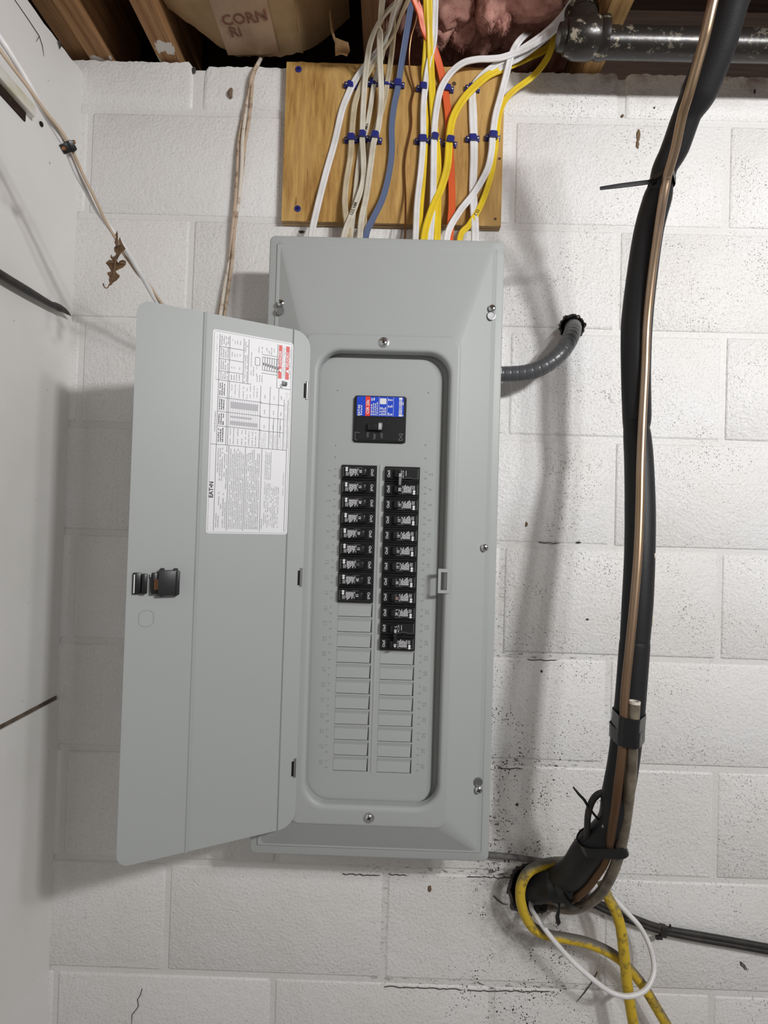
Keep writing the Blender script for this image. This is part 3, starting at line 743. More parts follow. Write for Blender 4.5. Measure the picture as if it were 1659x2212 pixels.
# ------------------------------------------------------------------ cables
Z2 = 0.31344
def zz(pts, dx=600.0, dy=0.0, k=Z2): return [(dx + k * x, dy + k * y) for x, y in pts]
CABLES = {}
def cable(label, mat, pts, wpx, layer, flat=0.5, group=None, lobes=2, ys=None, enter=True, top_y=-0.075, text=None, name='cable', cat='cable', seg=24, round_=False):
    """pts in pixels, top to bottom; each is set on its own depth: off the plywood face, free in the joist bay, then into the box top"""
    P = []
    for i, (px, py) in enumerate(pts):
        base = -0.0180 - 0.0033 - 0.0046 * layer
        if py < 200: f = ((200 - py) / 200.0) ** 1.6; Y = base + (top_y - base) * f
        elif py > 400: f = min((py - 400) / 110.0, 1.0) ** 1.5; Y = base - 0.026 * f
        else: Y = base
        if ys and i in ys: Y = ys[i]
        P.append(at(px, py, Y))
    if enter:
        e = P[-1]; P.append(Vector((e.x - 0.002, -0.062 - 0.004 * layer, ZO - 0.328)))
    if pts[0][1] <= 2:                                   # carry on up into the joist bay
        d = (P[0] - P[1]).normalized(); P.insert(0, P[0] + d * 0.05); P.insert(0, P[0] + Vector((d.x * 0.05, -0.04, 0.02 if top_y < -.12 else 0.06)))
    bm = B(); wd = wpx / 1200.0 * 1.025
    if round_: path, fr = tube(bm, P, wd / 2, 7, 10)
    else: path, fr = tube(bm, P, wd / 2, 7, seg, flat=flat, lobes=lobes, lobe_d=0.34)
    o = obj(name, bm, mat, sm=60); tag(o, label, cat, group)
    CABLES[label] = (path, fr, wd)
    if text:
        s, frac, size, flip, tm = text
        bm = B(); L = [0.0]
        for a, b_ in zip(path, path[1:]): L.append(L[-1] + (b_ - a).length)
        s0 = L[-1] * frac
        def warp(x, y, z):
            t = s0 + (x if not flip else -x); i = 0
            while i < len(L) - 2 and L[i + 1] < t: i += 1
            f = (t - L[i]) / max(L[i + 1] - L[i], 1e-6); p = path[i].lerp(path[i + 1], f); tt, n_, s_ = fr[i]
            return p + s_ * (y if flip else -y) + n_ * (wd / 2 * flat * 0.93 + 0.0006)
        put_text(bm, s, size, None, None, None, None, bold=0.01, warp=warp)
        WORLD[o.name] = Matrix.Translation(o.location); obj('jacket_print', bm, tm, o)
    return o
GB = 'cables over the plywood'
def entry(pts): return pts
cable('orange cable running down behind the yellow and white cables', M['cable_orange'], zz([(940, -10), (985, 100), (1015, 220), (1080, 350), (1120, 480), (1150, 620), (1175, 800), (1185, 1000), (1195, 1200), (1200, 1400), (1192, 1530), (1185, 1625)]), 16.5, 0, 0.5, GB, 3)
cable('yellow cable edge showing beside the white cable left of center', M['cable_yellow'], zz([(1017, -10), (1022, 200), (1012, 380), (1003, 520), (1012, 640), (1026, 850), (1022, 1000), (1005, 1250), (988, 1450), (984, 1625)]), 9.5, 0, 0.6, GB, 1)
cable('white cable in the paired clips left of the wide yellow cable', M['cable_white'], zz([(1086, -10), (1083, 120), (1076, 280), (1040, 440), (1016, 600), (1003, 750), (1000, 980), (985, 1180), (960, 1400), (950, 1625)]), 13.5, 1, 0.5, GB)
cable('yellow cable passing straight down beside the white arch', M['cable_yellow'], zz([(1040, -10), (1047, 200), (1053, 400), (1062, 600), (1072, 780), (1085, 920), (1100, 1060), (1106, 1250), (1102, 1450), (1098, 1625)]), 15.5, 1, 0.5, GB)
cable('white cable arching from the right into the center clip', M['cable_white'], zz([(2080, -20), (2000, 110), (1870, 235), (1720, 330), (1560, 392), (1470, 405), (1370, 410), (1275, 435), (1190, 505), (1125, 610), (1098, 730), (1082, 850), (1076, 980), (1073, 1200), (1068, 1400), (1052, 1625)]), 14, 2, 0.5, GB)
cable('white cable curving in from the upper right, down the center right', M['cable_white'], zz([(2050, -20), (1960, 110), (1840, 230), (1680, 340), (1560, 410), (1450, 485), (1380, 550), (1340, 625), (1337, 750), (1345, 960), (1346, 1100), (1340, 1300), (1348, 1450), (1356, 1625)]), 14.5, 0, 0.5, GB)
cable('second white cable bundled under its twin at the upper right clip', M['cable_white'], zz([(2070, -20), (1980, 130), (1850, 260), (1690, 385), (1570, 450), (1460, 520), (1380, 585), (1346, 640), (1352, 760), (1358, 960), (1358, 1100), (1352, 1300), (1360, 1450), (1366, 1625)]), 13, -0.35, 0.45, GB)
cable('yellow cable sweeping from upper right across to lower center', M['cable_yellow'], zz([(1960, 220), (1860, 330), (1720, 400), (1560, 470), (1450, 520), (1350, 605), (1275, 690), (1212, 800), (1188, 900), (1180, 1000), (1168, 1150), (1125, 1300), (1060, 1450), (1012, 1625)]), 16.5, 2.2, 0.5, GB, ys={0: .02, 1: .01, 2: -.006, 3: -.0225, 4: -.0275})
cable('yellow cable at the right edge of the plywood, looping past the wall head', M['cable_yellow'], [(1188, 66), (1195, 88), (1182, 126), (1152, 164), (1112, 194), (1090, 218), (1078, 250), (1073, 290), (1068, 330), (1060, 380), (1040, 440), (1014, 485), (994, 512)], 13.0, 0.2, 0.55, GB, ys={0: -0.03, 1: -0.03, 2: -0.03, 3: -0.03}, text=('12-2', 0.74, 0.0085, False, M['cable_print']))
cable('white cable at the right edge of the plywood, crossing to lower left', M['cable_white'], [(1152, 64), (1140, 72), (1122, 88), (1106, 115), (1094, 160), (1082, 205), (1070, 250), (1064, 295), (1061, 330), (1051, 370), (1024, 417), (992, 458), (966, 509)], 14.5, 1.4, 0.5, GB, ys={0: 0.07, 1: 0.0, 2: -0.045, 3: -0.04})
cable('slate blue cable on the left half of the plywood', M['cable_blue'], zz([(922, -10), (908, 100), (878, 280), (850, 450), (828, 600), (800, 740), (785, 880), (786, 1040), (766, 1200), (722, 1370), (655, 1510), (608, 1625)]), 13.5, 0.6, 0.62, GB, 3)
cable('thin bare copper ground wire beside the slate blue cable', M['copper'], zz([(966, -10), (955, 130), (918, 260), (905, 400), (916, 520), (938, 620), (918, 720), (920, 870), (888, 1030), (873, 1150), (880, 1350), (878, 1625)]), 4.2, 0.2, group=GB, round_=True, name='ground_wire', cat='wire')
cable('white cable farthest left, slanting down to the panel corner', M['cable_white'], zz([(850, -15), (812, 90), (770, 200), (690, 350), (600, 460), (530, 560), (485, 650), (440, 770), (392, 980), (330, 1200), (268, 1450), (232, 1625)]), 14.5, 0, 0.5, GB, top_y=-0.165)
cable('tan cable in the left clip of the lower row', M['cable_tan'], zz([(905, -15), (850, 110), (800, 225), (720, 350), (640, 470), (572, 600), (533, 710), (515, 850), (508, 970), (498, 1100), (473, 1250), (462, 1400), (475, 1530), (488, 1625)]), 13, 1.2, 0.5, GB, top_y=-0.165)
cable('cream cable with dark print running between the left clips', M['cable_cream'], zz([(825, -15), (775, 150), (720, 380), (682, 510), (658, 610), (638, 740), (612, 880), (572, 1030), (550, 1180), (535, 1330), (518, 1500), (505, 1625)]), 11, 0.2, 0.5, GB, text=('NM 12/2', 0.55, 0.0075, False, M['cable_print']), top_y=-0.165)
cable('tan cable hidden partly under the cream cable in the left bundle', M['cable_tan'], zz([(838, -15), (812, 130), (780, 400), (756, 560), (735, 690), (690, 850), (640, 970), (612, 1200), (595, 1450), (598, 1625)]), 12, 0, 0.5, GB, top_y=-0.165)
cable('cream cable bowing left then crossing to the lower left', M['cable_cream'], zz([(850, -15), (755, 80), (690, 170), (640, 290), (614, 430), (600, 570), (590, 720), (584, 850), (582, 970), (590, 1110), (585, 1260), (530, 1430), (456, 1625)]), 12.5, 2.0, 0.5, GB, text=('12/2 NM', 0.80, 0.0085, True, M['cable_print']), top_y=-0.165)
cable('cream cable falling straight through the right clip of the left trio', M['cable_cream'], zz([(722, -15), (706, 200), (704, 400), (711, 560), (712, 700), (692, 880), (660, 985), (638, 1150), (610, 1350), (578, 1500), (566, 1625)]), 13, 2.8, 0.5, GB, top_y=-0.165)
# blue cable staples
def staple(px, py, wpx, lift, tilt, label, grp='blue cable staples', mat=None):
    c = at(px, py, -0.018); wd = wpx / 1200.0; ct, st = math.cos(tilt), math.sin(tilt)
    ax = Vector((ct, 0, -st)); az = Vector((st, 0, ct)); ay = Vector((0, -1, 0))
    root = empty('cable_staple', c); tag(root, label, 'staple', grp)
    hh = 0.0097 + lift
    bm = B(); hw = wd / 2; t = 0.0028
    sec = [(-hw, 0.0002), (-hw, hh * .8), (-hw + 0.003, hh), (hw - 0.003, hh), (hw, hh * .8), (hw, 0.0002), (hw - t, 0.0002), (hw - t, hh - t), (-hw + t, hh - t), (-hw + t, 0.0002)]
    hd = 0.0056
    A = [bm.verts.new(c + ax * x + ay * y + az * hd) for x, y in sec]; D = [bm.verts.new(c + ax * x + ay * y - az * hd) for x, y in sec]
    n = len(sec)
    for k in range(n): bm.faces.new((A[k], A[(k + 1) % n], D[(k + 1) % n], D[k]))
    for q in ((0, 1, 8, 9), (1, 2, 3, 4, 7, 8), (4, 5, 6, 7)):
        bm.faces.new([A[i] for i in q]); bm.faces.new([D[i] for i in q][::-1])
    bmesh.ops.recalc_face_normals(bm, faces=bm.faces[:]); obj('saddle', bm, M['clip_blue'], root, sm=30)
    for s in (-1, 1):
        bm = B(); q = c + ax * (s * (hw + 0.0022)); obox(bm, q + ay * 0.003, ax, ay, az, 0.0072, 0.006, 0.0100, 0.0008); obj('lug', bm, M['clip_blue'], root)
        bm = B(); revolve(bm, q + ay * 0.006, ay, [(0, 0.0012), (0.0008, 0.0024), (0.0022, 0.0024), (0.0026, 0.0018)], 10); obj('nail', bm, M['nail'], root)
ST = [(758, 188, 16, .000, .1, 'blue staple on the leftmost white cable, upper row'), (807, 183, 17, .001, -.05, 'blue staple over the cream cable with print, upper row'), (836, 184, 15, .0, .05, 'dark blue staple beside the slate blue one, upper row'),
      (859, 187, 17, .003, .05, 'blue staple over the slate blue cable, upper row'), (914, 195, 17, .004, .05, 'dark staple over the white cable beside the yellow run, upper row'), (964, 196, 19, .001, .08, 'blue staple over the orange cable, upper row'), (1020, 195, 20, .001, .12, 'blue staple over the two white cables at the upper right'),
      (759, 305, 17, .0055, -.05, 'blue staple over the tan cable, lower row'), (783, 302, 16, .010, .0, 'blue staple over the bowed cream cable, lower row'), (810, 306, 18, .013, .1, 'blue staple over the straight cream cable, lower row'),
      (912, 308, 19, .0055, .0, 'blue staple over the white and thin yellow cables, lower row'), (938, 307, 16, .010, .15, 'blue staple over the arching white cable, lower row'), (971, 314, 18, .0105, .12, 'blue staple over the sweeping yellow cable, lower row'),
      (1020, 303, 17, .001, -.03, 'blue staple over the center right white cable, lower row'), (1063, 301, 19, .007, .05, 'blue staple at the plywood right edge, lower row')]
for s in ST: staple(*s)

# ------------------------------------------------------------------ the panel
PC = Vector((0.5793, 0.0, ZO - 1.335))
panel_root = empty('load_center', PC); tag(panel_root, 'gray steel breaker panel with its door swung open on the block wall', 'panel')
Zp = lambda z: ZO + z
bm = B(); box(bm, 0.3925, 0.7665, -0.116, -0.002, Zp(-1.320), Zp(-0.308), 0.002, 1); obj('box', bm, M['enamel'], panel_root)
EN = M['enamel']
bm = B(); n_ = 8
OX0, OX1, OZ0, OZ1 = 0.4735, 0.6895, Zp(-1.2360), Zp(-0.4955)
EX0, EX1, EZ0, EZ1 = 0.4475, 0.7055, Zp(-1.2675), Zp(-0.4693)
CX0, CX1, CZ0, CZ1 = 0.3800, 0.7790, Zp(-1.335), Zp(-0.2932)
def slope_ring(t):
    a_ = (CX0 + .0165, CX1 - .0165, CZ0 + .0165, CZ1 - .0075); b_ = (EX0 - .0022, EX1 + .0022, EZ0 - .0022, EZ1 + .0022)
    q = [p + (r - p) * t for p, r in zip(a_, b_)]; return (rrect(*q, 0.006 + 0.013 * t, n_), -0.1143 + (-0.1392 + 0.1143) * t)
rings = [(rrect(CX0 + .001, CX1 - .001, CZ0 + .001, CZ1 - .001, 0.009, n_), -0.102), (rrect(CX0, CX1, CZ0, CZ1, 0.010, n_), -0.1105),
         (rrect(CX0 + .0008, CX1 - .0008, CZ0 + .0008, CZ1 - .0008, 0.0095, n_), -0.1122), (rrect(CX0 + .0025, CX1 - .0025, CZ0 + .0025, CZ1 - .0025, 0.009, n_), -0.1128),
         (rrect(CX0 + .0135, CX1 - .0135, CZ0 + .0135, CZ1 - .0050, 0.007, n_), -0.1138),
         slope_ring(.01), slope_ring(.08), slope_ring(.5), slope_ring(.95), slope_ring(1),
         (rrect(EX0 - .0008, EX1 + .0008, EZ0 - .0008, EZ1 + .0008, 0.0185, n_), -0.1397), (rrect(EX0 + .0008, EX1 - .0008, EZ0 + .0008, EZ1 - .0008, 0.0180, n_), -0.1414),
         (rrect(EX0 + .0022, EX1 - .0022, EZ0 + .0022, EZ1 - .0022, 0.0175, n_), -0.1419), (rrect(EX0 + .0040, EX1 - .0040, EZ0 + .0040, EZ1 - .0040, 0.017, n_), -0.1420),
         (rrect(OX0 - .0085, OX1 + .0075, OZ0 - .0095, OZ1 + .007, 0.0405, n_), -0.1420), (rrect(OX0 - .0065, OX1 + .0055, OZ0 - .0075, OZ1 + .005, 0.040, n_), -0.1420)]
for a in (20, 40, 60, 75, 90):
    s_, c_ = math.sin(math.radians(a)), math.cos(math.radians(a))
    rings.append((rrect(OX0 - .0065 + .0065 * s_, OX1 + .0055 - .0055 * s_, OZ0 - .0075 + .0075 * s_, OZ1 + .005 - .005 * s_, 0.040 - 0.003 * s_, n_), -0.1420 + 0.0065 * (1 - c_)))
rings += [(rrect(OX0, OX1, OZ0, OZ1, 0.037, n_), -0.1325), (rrect(OX0, OX1, OZ0, OZ1, 0.037, n_), -0.1228)]
R_ = loft(bm, rings)
bmesh.ops.recalc_face_normals(bm, faces=bm.faces[:])
cover = obj('cover', bm, EN, panel_root, sm=60)
# make sure faces look outwards
if sum(p.normal.y * p.area for p in cover.data.polygons) > 0: cover.data.flip_normals()
# near-black sheet painting the shade in the gap round the deadfront
bm = B(); box(bm, 0.462, 0.702, -0.1085, -0.1065, Zp(-1.25), Zp(-0.485)); obj('gap_shade_sheet', bm, M['gap_shade'], panel_root, sm=0)
# deadfront plate with breaker windows
YD = -0.1200
SL0, SL1, SR0, SR1 = 0.5152, 0.5742, 0.5877, 0.6462
ZT, PIT = Zp(-0.6815), 0.02549
def slot(side, i, n=1):
    z1 = ZT - PIT * i - (0.0006 if side else 0); return (SR0, SR1, z1 - PIT * n, z1) if side else (SL0, SL1, z1 - PIT * n, z1)
holes = [[(SL0, ZT), (SL1, ZT), (SL1, ZT - 9 * PIT), (SL0, ZT - 9 * PIT)], [(SR0, ZT - .0006), (SR1, ZT - .0006), (SR1, ZT - .0006 - 12 * PIT), (SR0, ZT - .0006 - 12 * PIT)]]
fill_slots = [(0, i) for i in range(9, 20)] + [(1, i) for i in range(12, 20)]
for sd, i in fill_slots:
    x0, x1, z0, z1 = slot(sd, i); holes.append([(x0 + .001, z1 - .0008), (x1 - .0004, z1 - .0008), (x1 - .0004, z0 + .0016), (x0 + .001, z0 + .0016)])
mz0, mz1 = Zp(-0.6435), Zp(-0.5648)
holes.append(rrect(0.5325, 0.6203, mz0, mz1, 0.004, 3))
me = curve_shape(rrect(0.4700, 0.6785, Zp(-1.2400), Zp(-0.5025), 0.034, 8), holes, 0.0016)
bm = B(); bm.from_mesh(me)
for v in bm.verts: v.co = Vector((v.co.x, YD + 0.0008 - v.co.z, v.co.y))
bmesh.ops.recalc_face_normals(bm, faces=bm.faces[:])
# rolled-back skirt all round the plate
R2 = loft(bm, [(rrect(0.4700, 0.6785, Zp(-1.2400), Zp(-0.5025), 0.034, 8), YD), (rrect(0.4690, 0.6796, Zp(-1.2410), Zp(-0.5014), 0.034, 8), YD + .0006), (rrect(0.4684, 0.6803, Zp(-1.2416), Zp(-0.5007), 0.034, 8), YD + .0022), (rrect(0.4682, 0.6805, Zp(-1.2418), Zp(-0.5005), 0.034, 8), YD + .0100)])
bmesh.ops.recalc_face_normals(bm, faces=bm.faces[:])
dead = tag(obj('deadfront', bm, EN, panel_root, sm=30), 'recessed gray deadfront plate with breaker windows')
# filler plates (twist-outs), each bent along a crease near its head
for sd, i in fill_slots:
    x0, x1, z0, z1 = slot(sd, i); bm = B()
    xa, xb, za, zb = x0 + .0012, x1 - .0030, z0 + .0026, z1 - .0010
    rows = [[(xa, YD + .0004, zb), (xb + .0018, YD + .0006, zb)], [(xa, YD + .0016, zb - .0045), (xb + .0010, YD + .0018, zb - .0050)], [(xa, YD + .0004, za), (xb, YD + .0003, za)], [(xa, YD + .0030, za), (xb, YD + .0030, za)]]
    V = [[bm.verts.new(p) for p in r] for r in rows]
    for a, b_ in zip(V, V[1:]): bm.faces.new((a[0], b_[0], b_[1], a[1]))
    bm.faces.new((V[1][1], V[2][1], V[3][1])); bm.faces.new((V[1][0], V[3][0], V[2][0]))
    bmesh.ops.recalc_face_normals(bm, faces=bm.faces[:])
    obj('filler_plate', bm, EN, dead, sm=0)
bm = B(); tube(bm, [Vector((0.5806, YD + .0008, ZT + .001)), Vector((0.5806, YD + .0008, ZT - 10 * PIT)), Vector((0.5806, YD + .0008, ZT - 20 * PIT))], 0.0024, 2, 12, flat=0.7); obj('center_rib', bm, EN, dead)
for (px, py) in ((730, 843), (926, 848), (726, 962), (920, 961), (725, 987), (920, 990)):
    c = at(px, py, YD); bm = B(); revolve(bm, c, Vector((0, -1, 0)), [(-.001, .0016), (0.0004, .0015), (0.0011, .0008)], 10); obj('dimple', bm, EN, dead)
XR, UP, OUT = Vector((1, 0, 0)), Vector((0, 0, 1)), Vector((0, -1, 0))
# stamped circuit numbers, turned on their side like the print on the breakers
for i in range(20):
    zc = ZT - PIT * (i + .5)
    bm = B(); c = Vector((0.5050, YD - .0003, zc - .001)); put_text(bm, str(2 * i + 1), 0.0085, c + Vector((-.009, 0, .004)), -UP, XR, OUT, ext=0.05)
    put_text(bm, 'A', 0.0062, c + Vector((0, 0, .006)), -UP, XR, OUT, ext=0.05); put_text(bm, 'B', 0.0062, c + Vector((0, 0, -.005)), -UP, XR, OUT, ext=0.05); obj('stamped_number', bm, EN, dead, sm=0)
    bm = B(); c = Vector((0.6565, YD - .0003, zc - .001)); put_text(bm, str(2 * i + 2), 0.0085, c + Vector((.009, 0, .002)), UP, -XR, OUT, ext=0.05)
    put_text(bm, 'A', 0.0062, c + Vector((0, 0, .006)), UP, -XR, OUT, ext=0.05); put_text(bm, 'B', 0.0062, c + Vector((0, 0, -.005)), UP, -XR, OUT, ext=0.05); obj('stamped_number', bm, EN, dead, sm=0)
# strike tab on the cover edge
bm = B(); tx0, tx1, tz0, tz1 = 0.6793, 0.6985, Zp(-0.8880), Zp(-0.8485)
me = curve_shape([(tx0, tz0), (tx1, tz0), (tx1, tz1), (tx0, tz1)], [[(tx0 + .0046, tz0 + .0050), (tx1 - .0046, tz0 + .0050), (tx1 - .0046, tz1 - .0055), (tx0 + .0046, tz1 - .0055)]], 0.0012)
bm.from_mesh(me)
for v in bm.verts: v.co = Vector((v.co.x, -0.1432 - v.co.z, v.co.y))
bmesh.ops.recalc_face_normals(bm, faces=bm.faces[:]); tag(obj('latch_strike', bm, EN, panel_root, sm=0), 'small C-shaped latch strike tab')
# cover screws with keyholes
def cover_screw(px, py, y, key=0, washer=False):
    c = at(px, py, y); r = 0.0062
    if washer:
        bm = B(); revolve(bm, c, OUT, [(0, .0090), (.0012, .0086), (.0018, .0065)], 20); obj('washer', bm, M['zinc'], panel_root)
    bm = B(); revolve(bm, c, OUT, [(0, r), (.0012, r), (.0026, r * .86), (.0036, r * .5), (.0039, r * .12)], 20)
    o = tag(obj('screw', bm, M['zinc'], panel_root), 'bright zinc cross-slot screw')
    bm = B()
    for a in (.4, .4 + math.pi / 2):
        ax = Vector((math.cos(a), 0, math.sin(a))); obox(bm, c + OUT * .0036, ax, OUT, Vector((-math.sin(a), 0, math.cos(a))), .0070, .0012, .0013)
    obj('cross_slot', bm, M['blackmatte'], o)
    if key:
        k = c + Vector((-.001, 0, -0.0125 * key)); k.y = y
        bm = B(); revolve(bm, k, OUT, [(-.002, .0070), (0.0006, .0070), (0.0007, .0064), (-0.0004, .0060), (-.0005, .0001)], 20); obj('keyhole', bm, M['galv'], panel_root)
cover_screw(607, 655, -.1215, 1); cover_screw(1063, 666, -.1215, 1); cover_screw(1047, 1183, -.1215); cover_screw(1034, 1706, -.1215, -1)
cover_screw(829, 740, -.1420, 0, True); cover_screw(797, 1766, -.1420, 0, True)
# ---- the door
TH = math.radians(28); HX, HY = 0.4555, -0.1445
cu_, su_ = math.cos(math.pi + TH), math.sin(math.pi + TH)
DW = Matrix(((cu_, -su_, 0, HX), (su_, cu_, 0, HY), (0, 0, 1, 0), (0, 0, 0, 1)))
bm = B(); U0, U1, DZ0, DZ1 = -0.0048, 0.2562, Zp(-1.2712), Zp(-0.4685)
us = []
def prof(u):
    if u < 0.0235: return 0.0
    if u < 0.0250: return -0.0022 * (u - 0.0235) / .0015
    if u < 0.0262: return -0.0022 + 0.0022 * (u - .0250) / .0012
    if 0.1600 < u < 0.1655: return 0.0021 * math.cos((u - 0.16275) / 0.00275 * math.pi / 2)
    return 0.0
ul = [U0, U0 + .0012, U0 + .004, U0 + .008, U0 + .013, U0 + .019, U0 + .026, .0228, .0235, .0243, .0250, .0256, .0262, .032, .06, .09, .12, .15, .1600, .1606, .1614, .1622, .16275, .1634, .1642, .1650, .1655, .18, .20, .22, .2400, .2445, .2485, .2515, .2538, .2553, U1]
ul = sorted(set(ul)); ro, ri = 0.0172, 0.027
cols = []
for u in ul:
    d0, d1 = u - U0, U1 - u; cz = 0.0
    if d0 < ri: cz = ri - math.sqrt(max(ri * ri - (ri - d0) ** 2, 0))
    if d1 < ro: cz = ro - math.sqrt(max(ro * ro - (ro - d1) ** 2, 0))
    cols.append([bm.verts.new((u, prof(u), DZ0 + cz)), bm.verts.new((u, prof(u), DZ1 - cz))])
for a, b_ in zip(cols, cols[1:]): bm.faces.new((a[0], b_[0], b_[1], a[1]))
bmesh.ops.recalc_face_normals(bm, faces=bm.faces[:])
if sum(f.normal.y for f in bm.faces) < 0: bmesh.ops.reverse_faces(bm, faces=bm.faces[:])
bmesh.ops.solidify(bm, geom=bm.faces[:], thickness=0.0016)
me = mesh_of(bm, 'door'); me.materials.append(EN); smooth(me, 25)
door = bpy.data.objects.new('door', me); C.objects.link(door); door.parent = panel_root
door.matrix_local = Matrix.Translation(-PC) @ DW; WORLD[door.name] = DW.copy()
tag(door, 'open gray panel door showing its labeled inner face')
DX, DU, DN = Vector((-1, 0, 0)), Vector((0, 0, 1)), Vector((0, 1, 0))     # screen right, up and outward in door space
for zc in (-0.5640, -0.8690, -1.1765):
    bm = B(); c = Vector((-0.0010, -.0002, Zp(zc))); hl = .0150
    cyl(bm, c - DU * hl, c + DU * hl, .0024, 14)
    h = tag(obj('hinge', bm, M['galv'], door, 'local'), 'small steel hinge knuckle')
    bm = B(); obox(bm, c + Vector((.0034, .0008, -.001)), Vector((1, 0, 0)), DN, DU, .0036, .0012, .0235); obj('hinge_slot', bm, M['blackmatte'], door, 'local')
# latch
def lp(u, z, n=0.0): return Vector((u, n, Zp(z)))
bm = B(); zc = -0.8725
box(bm, .1872, .2165, .0006, .0125, Zp(-.8908), Zp(-.8545), .002, 2); box(bm, .1890, .1945, .0006, .0060, Zp(-.8925), Zp(-.8520), .0006, 1); box(bm, .2075, .2125, .0006, .0070, Zp(-.8925), Zp(-.8515), .0006, 1)
box(bm, .1868, .1925, .0006, .0145, Zp(-.8900), Zp(-.8550), .002, 2)
tag(obj('latch_body', bm, M['shelf_black'], door, 'local'), 'black plastic door latch housing')
bm = B(); box(bm, .2165, .2245, .0006, .0100, Zp(-.8880), Zp(-.8578), .0015, 2); obj('latch_guide', bm, M['black'], door, 'local')
bm = B()
for q in range(3): cyl(bm, Vector((.2165 + .0019 * q, .0108, Zp(-.8815))), Vector((.2165 + .0019 * q, .0108, Zp(-.8670))), .00085, 8)
tag(obj('latch_spring', bm, M['copper'], door, 'local'), 'copper colored latch spring')
bm = B(); box(bm, .2298, .2375, .0006, .0095, Zp(-.8875), Zp(-.8590), .0015, 2); box(bm, .2375, .2485, .0006, .0050, Zp(-.8880), Zp(-.8575), .001, 2)
obj('latch_thumb', bm, M['black'], door, 'local')
bm = B(); box(bm, .2462, .2476, .0050, .0058, Zp(-.8862), Zp(-.8600)); box(bm, .2248, .2262, .0040, .0050, Zp(-.8640), Zp(-.8592)); obj('latch_edge', bm, M['white_ink'], door, 'local', sm=0)
# knockout outline and rust nick
bm = B(); n = 40; rows = []
for rr, y in ((1.07, .0001), (1.03, .0009), (.97, .0009), (.93, .0001)):
    row = []
    for k in range(n):
        a = 2 * math.pi * k / n; x = max(min(.0118 * math.cos(a), .0098), -.0098); z = .0118 * math.sin(a)
        row.append(bm.verts.new((.2290 + x * rr, y, Zp(-.9235) + z * rr)))
    rows.append(row)
for a, b_ in zip(rows, rows[1:]):
    for k in range(n): bm.faces.new((a[k], a[(k + 1) % n], b_[(k + 1) % n], b_[k]))
bmesh.ops.recalc_face_normals(bm, faces=bm.faces[:]); obj('knockout_ring', bm, EN, door, 'local')
# label on the door
LU0, LU1, LZ0, LZ1 = 0.0245, 0.1508, Zp(-0.8003), Zp(-0.4912)
bm = B(); pts = rrect(LU0, LU1, LZ0, LZ1, .004, 4)
A = [bm.verts.new((x, .0004, z)) for x, z in pts]; D = [bm.verts.new((x, .0001, z)) for x, z in pts]
bm.faces.new(A); [bm.faces.new((A[k], A[(k + 1) % len(A)], D[(k + 1) % len(A)], D[k])) for k in range(len(A))]
bmesh.ops.recalc_face_normals(bm, faces=bm.faces[:])
tag(obj('label_sheet', bm, M['paper'], door, 'local', sm=0), 'white wiring label with tables and red warnings')
bm = B(); LW, LH = LU1 - LU0, LZ1 - LZ0
def lpt(s, t, e=0): return Vector((LU1 - s * LW, .0006 + e * .0001, LZ1 - t * LH))
def bar(s0, s1, t0, t1, mi=0, e=0):
    c = lpt((s0 + s1) / 2, (t0 + t1) / 2, e); quad(bm, c, DX, DU, abs(s1 - s0) * LW, abs(t1 - t0) * LH, mi)
def vline(s, t0, t1, mi=0, wd=.0055): bar(s - wd / 2, s + wd / 2, t0, t1, mi)
def hline(t, s0, s1, mi=0, wd=.0022): bar(s0, s1, t - wd / 2, t + wd / 2, mi)
lr = random.Random(11)
def words(s, t0, t1, size=.010, mi=0, fill=.8, bold=False):
    """one line of small print reading upward: broken strokes too small to read"""
    t = t1
    while t > t0 + .004:
        L = lr.uniform(.004, .011)
        if lr.random() < fill:
            q = t
            while q > t - L:
                hh = lr.choice((.55, .8, 1.0)) * size; bar(s + size / 2 - hh, s + size / 2, q - .0014 * (1.5 if bold else 1), q, mi); q -= .0024
        t -= L + .0026
for e in (.018, .982): vline(e, .012, .988, 2, .006)
for e in (.007, .993): hline(e, .02, .98, 2, .0025)
hline(.563, .02, .955); vline(.085, .045, .985); vline(.955, .30, .985)
# header block of the lower text half
put_logo(bm, .0085, lpt(.045, .785), DU, -DX, DN, 3)
for s, a, b_ in ((.110, .58, .70), (.110, .90, .97), (.135, .58, .74), (.135, .80, .86), (.135, .91, .97), (.160, .58, .74), (.160, .86, .88), (.187, .80, .97), (.187, .60, .72), (.212, .57, .78), (.212, .85, .97)): words(s, a, b_, .012, 0, .9)
vline(.235, .563, .985); 
for s in (.258, .280, .302, .324, .346, .368, .390, .412): words(s, lr.uniform(.572, .60), .975, .011, 0, .93)
vline(.435, .563, .985)
for s in (.455, .478, .500, .522, .544, .566, .588, .610): words(s, lr.uniform(.572, .64), .975, .011, 0, .93)
vline(.640, .563, .985); words(.662, .92, .975, .012, 0, 1)
for s in (.690, .712, .734, .756): words(s, .58, .72, .010, 0, .95); 
for s in (.690, .712, .734, .756, .778, .800, .822, .844, .866): words(s, .735 + .02 * (s > .77), .965, .009, 0, .75)
words(.925, .68, .80, .008, 0, .9)
